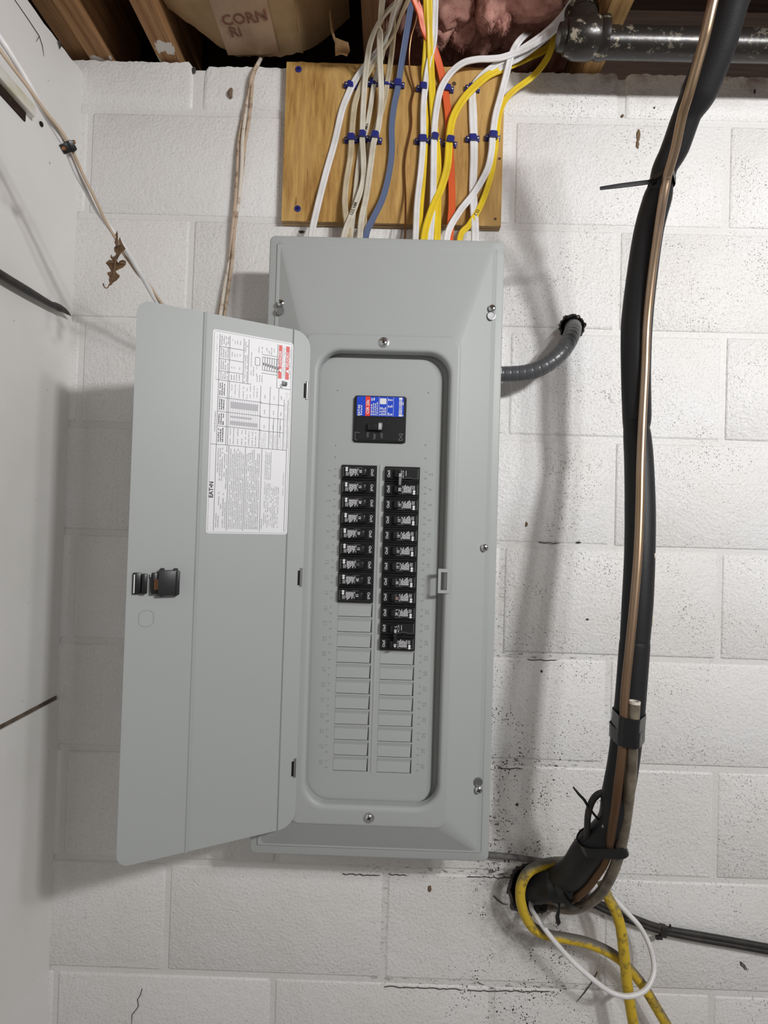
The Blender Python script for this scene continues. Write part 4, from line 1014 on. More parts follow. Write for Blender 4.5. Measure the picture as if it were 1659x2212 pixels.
# middle tables
for s in (.195, .215): vline(s, .245, .563)
for t in (.330, .400, .472): hline(t, .085, .62)
hline(.245, .05, .48)
words(.060, .40, .50, .012, 0, 1)
for s in (.105, .130, .155): 
    for a, b_ in ((.255, .32), (.340, .392), (.410, .465), (.482, .55)): words(s, a, b_, .013, 3, .95, True)
for k in range(13): vline(.240 + .0275 * k, .330, .470, 1, .0045)
for s0, s1, a, b_ in ((.235, .575, .345, .378), (.235, .575, .440, .460), (.235, .50, .415, .425)): bar(s0, s1, a, b_, 1, -1)
for s in (.245, .285, .335, .385, .43, .47, .515, .555): words(s, .255, .322, .010, 0, .8); words(s, .480, .555, .011, 0, .85)
for s in (.600, .720, .830): vline(s, .245, .563)
vline(.905, .30, .563)
for t in (.333, .404, .474): hline(t, .60, .905)
vline(.775, .404, .563); vline(.860, .404, .50)
for s in (.655, .77, .865):
    for t in (.285, .365, .438): words(s, t, t + .022, .012, 0, 1)
for s in (.615, .635, .655, .675, .735, .755, .79, .81, .845, .87): words(s, .482, .556, .009, 1, .9)
for s in (.920, .938, .965): words(s, .262, .56, .007, 1, .85)
# top band: torque table, bus diagram, warnings
for s in (.085, .205, .375, .435): vline(s, .02, .245)
for t in (.080, .140, .200): hline(t, .085, .375)
for s in (.108, .133, .158, .185):
    for a, b_ in ((.025, .072), (.088, .132), (.150, .192), (.206, .238)): words(s, a, b_, .012, 0, .9)
for s in (.235, .265, .295, .330):
    for a in (.035, .100, .160): words(s, a, a + .02, .010, 0, .7)
    words(s, .208, .236, .011, 3, 1)
words(.395, .03, .24, .010); words(.418, .05, .235, .010); words(.052, .03, .24, .008, 1)
words(.470, .08, .20, .009); words(.50, .16, .20, .010, 3); words(.54, .15, .21, .009)
def frame(s0, s1, t0, t1):
    vline(s0, t0, t1); vline(s1, t0, t1); hline(t0, s0, s1); hline(t1, s0, s1)
frame(.520, .575, .105, .145)
for k in range(7): frame(.610 + .030 * k, .640 + .030 * k, .098, .165); bar(.618 + .030 * k, .630 + .030 * k, .126 + .002 * k, .140 + .002 * k, 3, 1)
for t in (.085, .180): hline(t, .60, .80)
for s in (.56, .60, .66, .69, .72, .75): words(s, .045, .078, .010, 0, .8)
for s in (.55, .58, .61): words(s, .190, .228, .010, 0, .9)
vline(.800, .02, .245); hline(.245, .80, .985)
for s, tx in ((.835, 'DANGER'), (.930, 'PELIGRO')):
    bar(s - .022, s + .022, .022, .195, 4); put_text(bm, tx, .0062, lpt(s, .092, 2), DU, -DX, DN, 5, bold=.015)
    c = lpt(s, .152, 2); vv = [bm.verts.new(c + DU * x + (-DX) * y) for x, y in ((-.0032, -.0022), (.0032, -.0022), (0, .0028))]; bm.faces.new(vv).material_index = 5
for s in (.868, .885, .900, .960, .975): words(s, .03, .19, .009, 1, .9)
# hand-and-shock pictogram
for k in range(4): bar(.865 + .012 * k, .873 + .012 * k, .205, .222 + .003 * (k % 2), 3, 1)
bar(.862, .925, .222, .232, 3, 1); bar(.912, .935, .208, .226, 3, 1); bar(.845, .851, .222, .240, 3, 1); bar(.851, .875, .237, .241, 3, 1)
print_me = [M['ink'], M['ink_mid'], M['ink_mid'], M['ink_black'], M['red_ink'], M['paper']]
obj('label_print', bm, print_me, door, 'local', sm=0)

# ------------------------------------------------------------------ main breaker
mb = empty('main_breaker', Vector((0.5764, YD, mz0 + .0004))); tag(mb, 'black main breaker with blue and red label above the breaker columns', 'breaker')
x0, x1 = 0.5332, 0.6197
def chamf(x0, x1, z0, z1, c): return [(x0 + c, z0), (x1 - c * .7, z0), (x1, z0 + c * .7), (x1, z1 - c * .7), (x1 - c * .7, z1), (x0 + c, z1), (x0, z1 - c), (x0, z0 + c)]
bm = B(); loft(bm, [(chamf(x0, x1, mz0 + .0004, mz1 - .0004, .004), -0.108), (chamf(x0, x1, mz0 + .0004, mz1 - .0004, .004), -.1235), (chamf(x0 + .0012, x1 - .0012, mz0 + .0016, mz1 - .0016, .0035), -.1250)], True)
bmesh.ops.recalc_face_normals(bm, faces=bm.faces[:]); obj('body', bm, M['black'], mb, sm=0)
bm = B(); box(bm, x0 + .003, x1 - .0032, -.1262, -.1245, mz0 + .003, mz1 - .037, .0006, 1); obj('face', bm, M['black'], mb)
lx0, lx1, lz0, lz1 = 0.5375, 0.6160, mz1 - .0348, mz1 - .0022
bm = B(); A = [bm.verts.new((x, -.1254, z)) for x, z in rrect(lx0, lx1, lz0, lz1, .0022, 3)]; bm.faces.new(A[::-1])
lw, lh = lx1 - lx0, lz1 - lz0
def mq(a, b_, c, d, mi, e=0):
    quad(bm, Vector((lx0 + lw * (a + b_) / 2, -.1256 - e * .0001, lz0 + lh * (c + d) / 2)), XR, UP, lw * (b_ - a), lh * (d - c), mi)
mq(.185, .285, 0.0, 1.0, 1)
def mt(s, size, a, c, mi=2, bold=.0): put_text(bm, s, size, Vector((lx0 + lw * a, -.1258, lz0 + lh * c)), UP, -XR, OUT, mi, bold=bold)
put_logo(bm, .0062, Vector((lx0 + lw * .055, -.1258, lz0 + lh * .29)), UP, -XR, OUT, 2); mt('CSR 25k', .0066, .235, .46, 2, .02)
mr = random.Random(5)
for a in (.105, .315, .355, .395, .435): 
    c = .04
    while c < (.45 if a < .2 else .62):
        L = mr.uniform(.04, .12); mq(a - .010, a + .010, c, c + L, 2); c += L + .03
for a, c0 in ((.320, .78), (.365, .80)): mq(a - .012, a + .012, c0, c0 + .14, 2)
for a in (.475, .645, .780): mq(a - .003, a + .003, .01, .99, 2)
for a in (.505, .54, .575, .61): 
    for c in (.05, .20, .34): mq(a - .010, a + .010, c, c + mr.uniform(.06, .13), 2)
for a in (.675, .71, .745):
    for c in (.05, .46, .80): mq(a - .010, a + .010, c, c + mr.uniform(.08, .16), 2)
A = [bm.verts.new((x, -.12575, z)) for x, z in rrect(lx0 + lw * .49, lx0 + lw * .625, lz0 + lh * .62, lz0 + lh * .92, .0015, 3)]; bm.faces.new(A[::-1]).material_index = 2
for k in range(24):
    c = .10 + .80 * k / 24; mq(.895, .965, c, c + (.022 if mr.random() < .6 else .012), 2)
mq(.895, .965, .02, .10, 2); mq(.895, .965, .88, .98, 2); mq(.975, .99, .03, .10, 2); mq(.975, .99, .60, .75, 2)
bmesh.ops.recalc_face_normals(bm, faces=bm.faces[:])
tag(obj('label', bm, [M['blue_label'], M['red_label'], M['white_ink']], mb, sm=0), 'blue and red printed rating label')
bm = B(); box(bm, .5560, .5725, -.1264, -.1258, mz0 + .0185, mz0 + .0320); obj('handle_slot', bm, M['blackmatte'], mb, sm=0)
bm = B(); box(bm, .5570, .5800, -.1330, -.1255, mz0 + .0195, mz0 + .0310, .001, 2); box(bm, .5740, .5812, -.1345, -.1255, mz0 + .0190, mz0 + .0325, .0008, 2); th = tag(obj('handle', bm, M['handle'], mb), 'toggle marked 200')
bm = B(); box(bm, .5748, .5804, -.1347, -.1344, mz0 + .0198, mz0 + .0317); obj('number_plate', bm, M['gray_ink'], th, sm=0)
bm = B(); put_text(bm, '200', .0056, Vector((.5776, -.1348, mz0 + .0257)), UP, -XR, OUT, bold=.025); obj('handle_number', bm, M['white_ink'], th, sm=0)
bm = B()
for s, x, dz in (('ON', .5575, .0120), ('TRIP', .5690, .0095), ('OFF', .5810, .0115)): put_text(bm, s, .0052, Vector((x, -.1264, mz0 + dz)), UP, -XR, OUT)
obj('raised_lettering', bm, M['gray_ink'], mb, sm=0)
bm = B()
for (xa, za, xb, zb) in ((.6085, .0045, .6155, .0150), (.6090, .0150, .6160, .0050), (.6085, .0045, .6150, .0042), (.6105, .0155, .6165, .0150), (.5360, .0160, .5440, .0155), (.5362, .0040, .5362, .0155), (.5365, .0035, .5400, .0030)):
    a = Vector((xa, -.1265, mz0 + za)); b_ = Vector((xb, -.1265, mz0 + zb)); d = (b_ - a); obox(bm, (a + b_) / 2, d.normalized(), OUT, d.normalized().cross(OUT), d.length, .0003, .0006)
obj('scratches', bm, M['gray_ink'], mb, sm=0)

# ------------------------------------------------------------------ branch breakers
BW, BH = 0.0572, 0.0248
def breaker_shell(root, h, tie=False):
    """local axes: x along the breaker (On end at -x), z up, front faces -y"""
    for zc in ((0,) if not tie else (PIT / 2, -PIT / 2)):
        bm = B(); box(bm, -BW / 2, BW / 2, -.0040, .0100, zc - BH / 2, zc + BH / 2, .0008, 1); obj('body', bm, M['black'], root, 'local')
        bm = B(); loft(bm, [(rrect(-BW / 2 + .0010, BW / 2 - .0010, zc - BH / 2 + .0030, zc + BH / 2 - .0020, .0006, 2), -.0038), (rrect(-BW / 2 + .0016, BW / 2 - .0022, zc - BH / 2 + .0042, zc + BH / 2 - .0046, .0006, 2), -.0085)], True)
        bmesh.ops.recalc_face_normals(bm, faces=bm.faces[:]); obj('face', bm, M['black'], root, 'local', sm=0)
        # moulded outline with its keyed notch
        bm = B(); e = .0004; yy = -.0087; zb, zt = zc - BH / 2 + .0046, zc + BH / 2 - .0050
        path = [(BW / 2 - .0028, zt), (BW / 2 - .0028, zb), (.0160, zb), (.0145, zb + .0016), (.0060, zb + .0016), (.0045, zb), (-.0060, zb)]
        for (xa, za), (xb, zb2) in zip(path, path[1:]):
            d = Vector((xb - xa, 0, zb2 - za)); obox(bm, Vector(((xa + xb) / 2, yy, (za + zb2) / 2)), d.normalized(), OUT, d.normalized().cross(OUT), d.length + e, .0004, e)
        obj('moulded_outline', bm, M['gray_ink'], root, 'local', sm=0)
        bm = B(); box(bm, -.0175, -.0085, -.0088, -.0083, zc - .0072, zc + .0068); obj('handle_slot', bm, M['blackmatte'], root, 'local', sm=0)
        bm = B(); vv = box(bm, -.0150, -.0050, -.0150, -.0080, zc - .0058, zc + .0054, .0010, 2)
        for v in vv:
            if v.co.y < -.012: v.co.x += .0030 if v.co.x < -.010 else .0012
        hd = obj('handle', bm, M['handle'], root, 'local')
        bm = B(); rr = random.Random(int(zc * 1e5) + 4)
        put_text(bm, 'On/I', .0062, Vector((-.0222, -.0089, zc - .0004)), UP, -XR, OUT, bold=.008)
        if not tie or zc < 0:
            x = .0035
            for k in range(7):                        # rating lines, too small to read
                z = zc - .0052; zl = zc + rr.uniform(.0015, .0062)
                while z < zl:
                    L = rr.uniform(.0012, .0036); quad(bm, Vector((x, -.0089, z + L / 2)), XR, UP, .00115, L, 0); z += L + .0006
                x += .0019
            for k in range(2): quad(bm, Vector((.0178 + .0024 * k, -.0089, zc + .0030)), XR, UP, .0009, .0060, 0)
            for z in (-.0030, -.0066):
                n = 12; c = Vector((.0200, -.0089, zc + z)); A = [bm.verts.new(c + Vector((math.cos(2 * math.pi * q / n), 0, math.sin(2 * math.pi * q / n))) * .0021) for q in range(n)]; bm.faces.new(A)
        else:
            quad(bm, Vector((.0060, -.0089, zc + .0010)), XR, UP, .0008, .0085, 0)
        n = 16; c = Vector((.0012, -.0089, zc - .0005))
        for q in range(n):                            # small oval mark beside the handle
            a = 2 * math.pi * q / n; quad(bm, c + Vector((.0011 * math.cos(a), 0, .0052 * math.sin(a))), XR, UP, .0005, .0012, 0)
        tag(obj('face_print', bm, M['white_ink'], root, 'local', sm=0), kind='stuff')
    if tie:
        bm = B(); box(bm, -.0065, -.0012, -.0180, -.0128, -PIT / 2 - .0068, PIT / 2 + .0062, .0008, 2); return obj('handle_tie', bm, M['handle'], root, 'local')
def copy_tree(o, parent=None):
    c = o.copy(); C.objects.link(c); c.parent = parent
    for ch in o.children: copy_tree(ch, c)
    return c
proto1 = empty('breaker', Vector((0, 0, 0))); breaker_shell(proto1, BH)
proto2 = empty('double_breaker', Vector((0, 0, 0))); breaker_shell(proto2, BH, True)
ORD = ['topmost', 'second', 'third', 'fourth', 'fifth', 'sixth', 'seventh', 'eighth', 'ninth', 'tenth']
def amp(root, s, mat, zc=0.0, bar_=False, x=-.0034, y=-.0153, size=.0054):
    bm = B(); put_text(bm, s, size, Vector((x, y, zc - .0012)), UP, -XR, OUT, 0, bold=.02)
    if bar_: quad(bm, Vector((x + .0005, y, zc + .0058)), XR, UP, .0042, .0007, 0)
    obj('amp_number', bm, mat, root, 'local', sm=0)
used = set()
def place(proto, side, i, n, label, amps):
    if proto.name not in used: r = proto; used.add(proto.name)
    else: r = copy_tree(proto)
    x0, x1, z0, z1 = slot(side, i, n)
    r.location = ((x0 + x1) / 2 + rng.uniform(-.0004, .0004), YD, (z0 + z1) / 2); r.rotation_euler = (0, 0 if side else math.pi, 0)
    tag(r, label, 'breaker', 'single-pole breakers' if n == 1 else 'double-pole breakers'); return r
jobs = []
for i, a in enumerate(['20', '15', '20', '15', '20', '15', '15', '20', '15']):
    jobs.append((proto1, 0, i, 1, f'black {a} amp breaker, {ORD[i]} down the left column', [(a, M['white_ink'] if i != 6 else M['gray_ink'], 0, False)]))
for i, a in enumerate(['15', '15', '15', '15', '15', '20', '20', '20']):
    jobs.append((proto1, 1, i + 2, 1, f'black {a} amp single breaker, {ORD[i]} single in the right column', [(a, M['pink_ink'] if i == 6 else M['white_ink'], 0, i in (4, 7))]))
placed = [(place(*j), j[5]) for j in jobs]
d1 = place(proto2, 1, 0, 2, 'black double-pole 30 amp breaker at the head of the right column', None)
d2 = place(proto2, 1, 10, 2, 'black double-pole 40 amp breaker at the foot of the right column', None)
for r, am in placed:
    WORLD[r.name] = Matrix.Identity(4)
    for s, mt_, zc, br in am: amp(r, s, mt_, zc, br)
for r, s in ((d1, '30'), (d2, '40')):
    WORLD[r.name] = Matrix.Identity(4)
    for zc in (PIT / 2 - .002, -PIT / 2): amp(r, s, M['white_ink'], zc, zc > 0 and s == '40', -.0038, -.0184, .0060)
bm = B(); box(bm, -.0055, -.0022, -.0183, -.0181, -.006, .006); obj('scuffed_tape', bm, M['gray_ink'], d1, 'local', sm=0)

# ------------------------------------------------------------------ flexible conduit
root = empty('flexible_conduit', at(1160, 830, -0.06)); tag(root, 'gray ribbed flexible conduit bending from the panel side into the wall', 'conduit')
cp = [Vector((0.7660, -.0615, 0)), at(1108, 808, -.063), at(1145, 803, -.066), at(1180, 788, -.069), at(1209, 765, -.068), at(1228, 738, -.056), at(1236, 719, -.034), at(1238, 709, -.008), at(1237, 705, .045)]
cp[0].z = cp[1].z - .001
path = spline(cp, 24)
L = [0.0]
for a, b_ in zip(path, path[1:]): L.append(L[-1] + (b_ - a).length)
N = 58; even = []; rad = []
for q in range(N * 4 + 1):
    t = L[-1] * q / (N * 4); i = 0
    while i < len(L) - 2 and L[i + 1] < t: i += 1
    even.append(path[i].lerp(path[i + 1], (t - L[i]) / max(L[i + 1] - L[i], 1e-9))); rad.append((0.0137 + .0024 * q / (N * 4)) * (1 - (0.038 if q % 10 == 0 else (0.014 if q % 10 in (1, 9) else 0))))
bm = B(); tube(bm, even, rad, 1, 20); obj('conduit_tube', bm, M['conduit'], root, sm=80)
bm = B(); c = cp[0]; revolve(bm, Vector((.7668, c.y, c.z)), Vector((1, 0, 0)), [(0, .0150), (.0, .0195), (.0145, .0195), (.0150, .0168), (.0195, .0163), (.0200, .0142)], 10)
tag(obj('connector', bm, M['galv'], root, sm=30), 'galvanized conduit connector')

# ------------------------------------------------------------------ line set: insulated pipe, copper line, drain tube
INS = [(-60, 1575, 1655), (0, 1543, 1620), (100, 1508, 1590), (200, 1469, 1550), (250, 1452, 1515), (320, 1428, 1488), (360, 1411, 1464), (384, 1405, 1457), (405, 1399, 1453), (430, 1389, 1450), (500, 1370, 1432), (600, 1354, 1418), (700, 1343, 1408), (800, 1343, 1404), (900, 1346, 1405), (925, 1348, 1401), (945, 1348, 1405), (1000, 1350, 1410), (1100, 1351, 1414), (1200, 1350, 1413), (1300, 1345, 1409), (1380, 1341, 1402), (1388, 1342, 1400), (1396, 1339, 1402), (1500, 1331, 1394), (1570, 1324, 1388), (1650, 1314, 1378), (1720, 1301, 1366), (1780, 1290, 1352)]
def ydep(py):
    T = [(-100, -.395), (52, -.354), (209, -.305), (409, -.236), (563, -.190), (690, -.168), (902, -.165), (1044, -.183), (1194, -.198), (1352, -.206), (1565, -.210), (1700, -.202), (1740, -.192), (1800, -.162), (1850, -.130), (1900, -.09), (1950, -.06)]
    for (a, ya), (b_, yb_) in zip(T, T[1:]):
        if py <= b_: return ya + (yb_ - ya) * (py - a) / (b_ - a)
    return T[-1][1]
pin, rin = [], []
for py, l, r in INS:
    Y = ydep(py); pin.append(at((l + r) / 2, py, Y)); rin.append((r - l) / 2 / 1200 * (Y - CAM.y) * (0.985 if py > 300 else 0.95))
tail = [((1271, 1838), -.138, .0245), ((1242, 1880), -.103, .0245), ((1206, 1905), -.062, .0235), ((1175, 1918), -.03, .023), ((1155, 1924), .0, .022), ((1148, 1926), .05, .022)]
for (px, py), Y, r in tail: pin.append(at(px, py, Y)); rin.append(r)
bm = B(); tube(bm, pin, rin, 8, 24); insp = tag(obj('insulated_pipe', bm, M['foam'], sm=60), 'thick black foam insulated pipe hanging beside the panel', 'pipe')
def ins_at(py):
    for (a, l, r), (b_, l2, r2) in zip(INS, INS[1:]):
        if a <= py <= b_:
            t = (py - a) / (b_ - a); Y = ydep(py); l, r = l + (l2 - l) * t, r + (r2 - r) * t
            return (l + r) / 2, (r - l) / 2 / 1200 * (Y - CAM.y), Y
    return None
def in_front(px, py, r_own, gap=.0008):
    cx, R, Y = ins_at(py); s = 1200 / (Y - CAM.y); dx = (px - cx) / s
    h = math.sqrt(max((R + r_own) ** 2 - dx * dx, (0.3 * R) ** 2)) + gap; return at(px, py, Y - h)
COP = [(-50, 1556), (0, 1541), (60, 1527), (100, 1517), (200, 1489), (250, 1474), (320, 1459), (375, 1443), (384, 1441), (394, 1439), (430, 1432), (500, 1421), (600, 1407), (700, 1397), (800, 1393), (900, 1388), (1000, 1384), (1100, 1382), (1200, 1378), (1300, 1370), (1400, 1360), (1500, 1350), (1600, 1346), (1700, 1335), (1770, 1325)]
RC = .0062
for px, py, w_, h_ in ((1405, 1200, .0022, .004), (1403, 1338, .002, .007), (1296, 1784, .0022, .0026)):
    cx, R, Y = ins_at(min(py, 1779)); dx = (px - cx) / 1200 * (Y - CAM.y); dx = max(min(dx, R * .93), -R * .93); c = at(px, py, Y - math.sqrt(R * R - dx * dx)); c.x = at(cx, py, Y).x + dx
    bm = B(); g = bmesh.ops.create_icosphere(bm, subdivisions=2, radius=1)
    for v in g['verts']: k_ = 1 + .5 * noise.noise(v.co * 2.5 + Vector((py, 0, 0))); v.co = c + Vector((v.co.x * w_ * k_, v.co.y * .0012, v.co.z * h_ * k_))
    tag(obj('paint_scuff', bm, M['old_wire_pale'], insp), 'pale scuff on the black foam')
pc = [in_front(px, py, RC) for py, px in COP] + [at(1311, 1850, -.166), at(1288, 1892, -.143), at(1260, 1926, -.113), at(1228, 1946, -.078), at(1190, 1945, -.03), at(1160, 1938, .02)]
bm = B(); tube(bm, pc, RC, 8, 14); copper_path = pc
tag(obj('copper_pipe', bm, M['pipe_copper'], sm=60), 'bare tarnished copper line strapped along the black insulated pipe', 'pipe')
DR = [(1521, 1370), (1560, 1368), (1600, 1366), (1660, 1363), (1700, 1360), (1760, 1353)]
RD = .0082
pd = [in_front(px, py, RD) for py, px in DR] + [at(1345, 1810, -.190), at(1334, 1855, -.172), at(1318, 1895, -.151), at(1296, 1930, -.124), at(1265, 1954, -.092), at(1228, 1964, -.060), at(1180, 1955, .02)]
bm = B(); tube(bm, pd, RD, 8, 16, hollow=False)
drain = tag(obj('drain_tube', bm, M['drain'], sm=60), 'clouded brown vinyl drain tube with cut open top end', 'tube')
bm = B(); t0 = (pd[0] - pd[1]).normalized(); revolve(bm, pd[0] + t0 * .0005, t0, [(0, RD), (.004, RD * 1.03), (.0042, RD * .80), (0.001, RD * .78)], 20); obj('cut_end', bm, M['old_wire_pale'], drain)
bm = B(); cyl(bm, pd[0] + t0 * .0012, pd[0] + t0 * .0018, RD * .77, 16); obj('bore', bm, M['blackmatte'], drain)
# zip tie near the top
def bundle(py, dr=False):
    cx, R, Y = ins_at(py); out = [(at(cx, py, Y), R)]
    cop = None
    for (a, x), (b_, x2) in zip(COP, COP[1:]):
        if a <= py <= b_: cop = in_front(x + (x2 - x) * (py - a) / (b_ - a), py, RC)
    if cop: out.append((cop, RC))
    if dr:
        for (a, x), (b_, x2) in zip(DR, DR[1:]):
            if a <= py <= b_: out.append((in_front(x + (x2 - x) * (py - a) / (b_ - a), py, RD), RD))
    return out
ztr = empty('zip_tie', at(1405, 385, -.25)); tag(ztr, 'black zip tie with long tail round the pipes near the top', 'zip tie')
bm = B(); hull_band(bm, bundle(384), Vector((0.10, -.02, 1)), .0075, .0010); obj('band', bm, M['tie'], ztr)
hp = at(1411, 392, -.250); bm = B(); obox(bm, hp, Vector((1, 0, .1)).normalized(), OUT, Vector((-.1, 0, 1)).normalized(), .007, .006, .0085, .0008); obj('head', bm, M['tie'], ztr)
bm = B(); te = [hp, at(1380, 396, -.254), at(1340, 401, -.257), at(1296, 407, -.256)]
tube(bm, te, [.0034, .0036, .0035, .0026], 6, 8, flat=.28); obj('tail', bm, M['tie'], ztr)
# tape wrap holding the drain tube
bm = B(); hull_band(bm, bundle(1566, True), Vector((.06, 0, 1)), .0290, .0012, 48, .012, random.Random(2)); 
tw = tag(obj('tape_wrap', bm, M['tape'], sm=40), 'shiny black tape wrapped round pipes at the drain tube top', 'tape')
bm = B(); hull_band(bm, bundle(1590, True), Vector((.02, 0, 1)), .0200, .0022, 48, .014, random.Random(4)); obj('lower_turn', bm, M['tape'], tw)
# lower strap across the bend
def circ(*a): return [(p, r) for p, r in a]
bm = B(); hull_band(bm, circ((at(1283, 1816, -.150), .0245), (at(1315, 1838, -.175), RC * 1.2), (at(1339, 1832, -.183), RD * 1.1)), Vector((-.42, -.10, 1)).normalized(), .0175, .0015, 44, .006, random.Random(6))
lt = tag(obj('strap', bm, M['tape'], sm=40), 'broad black strap across the pipes at the bend', 'strap')
# lowest tape, crossed over the bundle with a dangling end
LT = [(at(1205, 1905, -.060), .0265), (at(1232, 1944, -.066), RC), (at(1240, 1960, -.060), RD)]
root = empty('tape_binding', at(1215, 1990, -.07)); tag(root, 'ragged black tape binding with a dangling end by the wall hole', 'tape')
for k, (up, hgt, th, px, py, Y) in enumerate(((Vector((.9, -.45, .35)), .026, .002, 1206, 1912, -.062), (Vector((.98, -.35, -.1)), .012, .004, 1222, 1906, -.070), (Vector((.75, -.5, .75)), .010, .0045, 1228, 1915, -.076))):
    c = at(px, py, Y); bm = B(); hull_band(bm, [(c, .0275), (c + Vector((.010, -.004, -.018)), .012)], up, hgt, th, 40, .02, random.Random(k)); obj('turn', bm, M['tape'], root)
bm = B(); tube(bm, [at(1208, 1955, -.085), at(1207, 1968, -.087), at(1204, 1980, -.088), at(1206, 1992, -.088), at(1204, 1998, -.088)], [.002, .0022, .0035, .0042, .001], 5, 8, flat=.6); obj('loose_end', bm, M['tape'], root)
# thermostat wire loop and tie tail
bm = B(); tube(bm, [at(1318, 1705, -.190), at(1305, 1711, -.186), at(1289, 1718, -.182), at(1277, 1735, -.178), at(1270, 1762, -.172), at(1268, 1795, -.162), at(1265, 1822, -.152), at(1255, 1852, -.140), at(1238, 1880, -.110), at(1222, 1900, -.098), at(1212, 1915, -.07)], .0050, 8, 10)
tag(obj('control_cable', bm, M['rod'], sm=60), 'thin black cable looped out beside the bend of the pipes', 'cable')
bm = B(); tube(bm, [at(1262, 1800, -.150), at(1240, 1835, -.130), at(1222, 1858, -.100), at(1213, 1880, -.085), at(1208, 1905, -.075)], .0048, 8, 10)
tag(obj('control_cable', bm, M['rod'], sm=60), 'second thin black cable hugging the inside of the pipe bend', 'cable')
bm = B(); tube(bm, [at(1238, 1700, -.182), at(1250, 1715, -.182), at(1262, 1728, -.182), at(1272, 1745, -.180), at(1284, 1760, -.178), at(1294, 1772, -.174)], [.0012, .0020, .0022, .0020, .0019, .0018], 5, 8, flat=.45)
tag(obj('zip_tie', bm, M['tie'], sm=60), 'thin black zip tie tail sticking up left of the pipe bend', 'zip tie')
# yellow cables, white wire, gray and black cables by the hole
ROUND = dict(n=9, seg=14)
bm = B(); tube(bm, [at(1300, 1868, -.02), at(1262, 1864, -.030), at(1215, 1862, -.040), at(1175, 1867, -.050), at(1143, 1882, -.056), at(1127, 1908, -.058), at(1124, 1940, -.056), at(1133, 1974, -.052), at(1152, 2004, -.046), at(1185, 2020, -.042), at(1225, 2027, -.040), at(1270, 2037, -.040), at(1318, 2058, -.042), at(1352, 2085, -.042), at(1388, 2128, -.042), at(1420, 2180, -.044), at(1448, 2228, -.046), at(1480, 2290, -.05)], .0088, **ROUND)
tag(obj('yellow_cable', bm, M['dusty_yellow'], sm=60), 'dusty yellow cable looping round the wall hole and off to the lower right', 'cable')
bm = B(); tube(bm, [at(1300, 1905, -.055), at(1312, 1935, -.062), at(1328, 1965, -.066), at(1340, 2000, -.066), at(1347, 2050, -.066), at(1352, 2100, -.064), at(1358, 2150, -.062), at(1370, 2225, -.06), at(1380, 2290, -.06)], .0090, **ROUND)
tag(obj('yellow_cable', bm, M['dusty_yellow'], sm=60), 'yellow cable hanging straight down from behind the pipe bend', 'cable')
bm = B(); tube(bm, [at(1150, 1935, .0), at(1148, 1962, -.030), at(1165, 1990, -.054), at(1195, 2030, -.062), at(1235, 2075, -.066), at(1280, 2115, -.070), at(1320, 2143, -.075), at(1356, 2152, -.078), at(1392, 2140, -.072), at(1410, 2110, -.06), at(1412, 2080, -.05), at(1402, 2040, -.042), at(1382, 2002, -.038), at(1355, 1972, -.036), at(1330, 1946, -.036), at(1300, 1915, -.038)], .0044, 9, 10)
tag(obj('white_wire', bm, M['cable_white'], sm=60), 'thin white wire drooping in a loop below the wall hole', 'wire')
bm = B(); tube(bm, [at(1000, 1845, -.012), at(1060, 1847, -.012), at(1110, 1852, -.014), at(1150, 1858, -.018), at(1190, 1866, -.02), at(1200, 1890, -.0), at(1180, 1915, .02)], .0054, 8, 10)
tag(obj('gray_cable', bm, M['dusty_gray'], sm=60), 'dusty gray cable from under the panel to the wall hole', 'cable')
for k, dy in ((0, -5), (1, 5)):
    bm = B(); tube(bm, [at(1180, 1920, .02), at(1240, 1930 + dy, -.010), at(1300, 1958 + dy, -.014), at(1360, 1984 + dy, -.014), at(1430, 2008 + dy * .8, -.013), at(1500, 2022 + dy, -.012), at(1580, 2036 + dy, -.012), at(1690, 2056 + dy, -.012), at(1850, 2085 + dy, -.012), at(2000, 2105 + dy, -.012)], .0052, 8, 10)
    tag(obj('black_cable', bm, M['rod'], sm=60), ('upper' if k == 0 else 'lower') + ' strand of the paired dark cables along the wall to the right', 'cable', 'dark cables along the wall')
bm = B(); c = at(1432, 2010, -.013); obox(bm, c, Vector((1, 0, -.2)).normalized(), OUT, Vector((.2, 0, 1)).normalized(), .013, .013, .019, .002)
obox(bm, c + Vector((-.009, -.004, -.010)), XR, OUT, UP, .012, .006, .006, .001); obox(bm, c + Vector((.012, -.002, .008)), XR, OUT, UP, .003, .004, .010, .001)
tag(obj('cable_clip', bm, M['rod']), 'black clip holding the paired dark cables to the wall', 'clip')

# ------------------------------------------------------------------ old cords on the block wall, left of the panel
OC = [(566, 122), (556, 140), (545, 165), (539, 205), (531, 255), (523, 305), (519, 360), (513, 430), (504, 500), (498, 560), (488, 620), (478, 680), (468, 745), (460, 800)]
oc = empty('old_cord_bundle', at(500, 740, -.01)); tag(oc, 'frayed bundle of old tan cords down the block wall above the door', 'cord')
for k, (off, amp_, ph, mt_) in enumerate(((-4.5, 2.5, 0.0, 'old_wire'), (0.5, 3.0, 1.9, 'old_wire_pale'), (5.0, 2.5, 4.0, 'old_wire'))):
    P = []
    for i, (px, py) in enumerate(OC):
        f = min(1.0, i / 4.0); P.append(at(px + off * f + amp_ * math.sin(i * .9 + ph) * f, py, -.010 - .003 * math.sin(i * 1.1 + ph) if i > 1 else (-.006 if i else .03)))
    bm = B(); tube(bm, P, .0032 if k != 1 else .0036, 8, 10); obj('cord_strand', bm, M[mt_], oc, sm=60)
bm = B(); g = bmesh.ops.create_icosphere(bm, subdivisions=3, radius=1); c = at(497, 201, -.004)
for v in g['verts']:
    v.co = c + Vector((v.co.x * .0045 + .003 * v.co.z ** 2, v.co.y * .0045, v.co.z * .010)) 
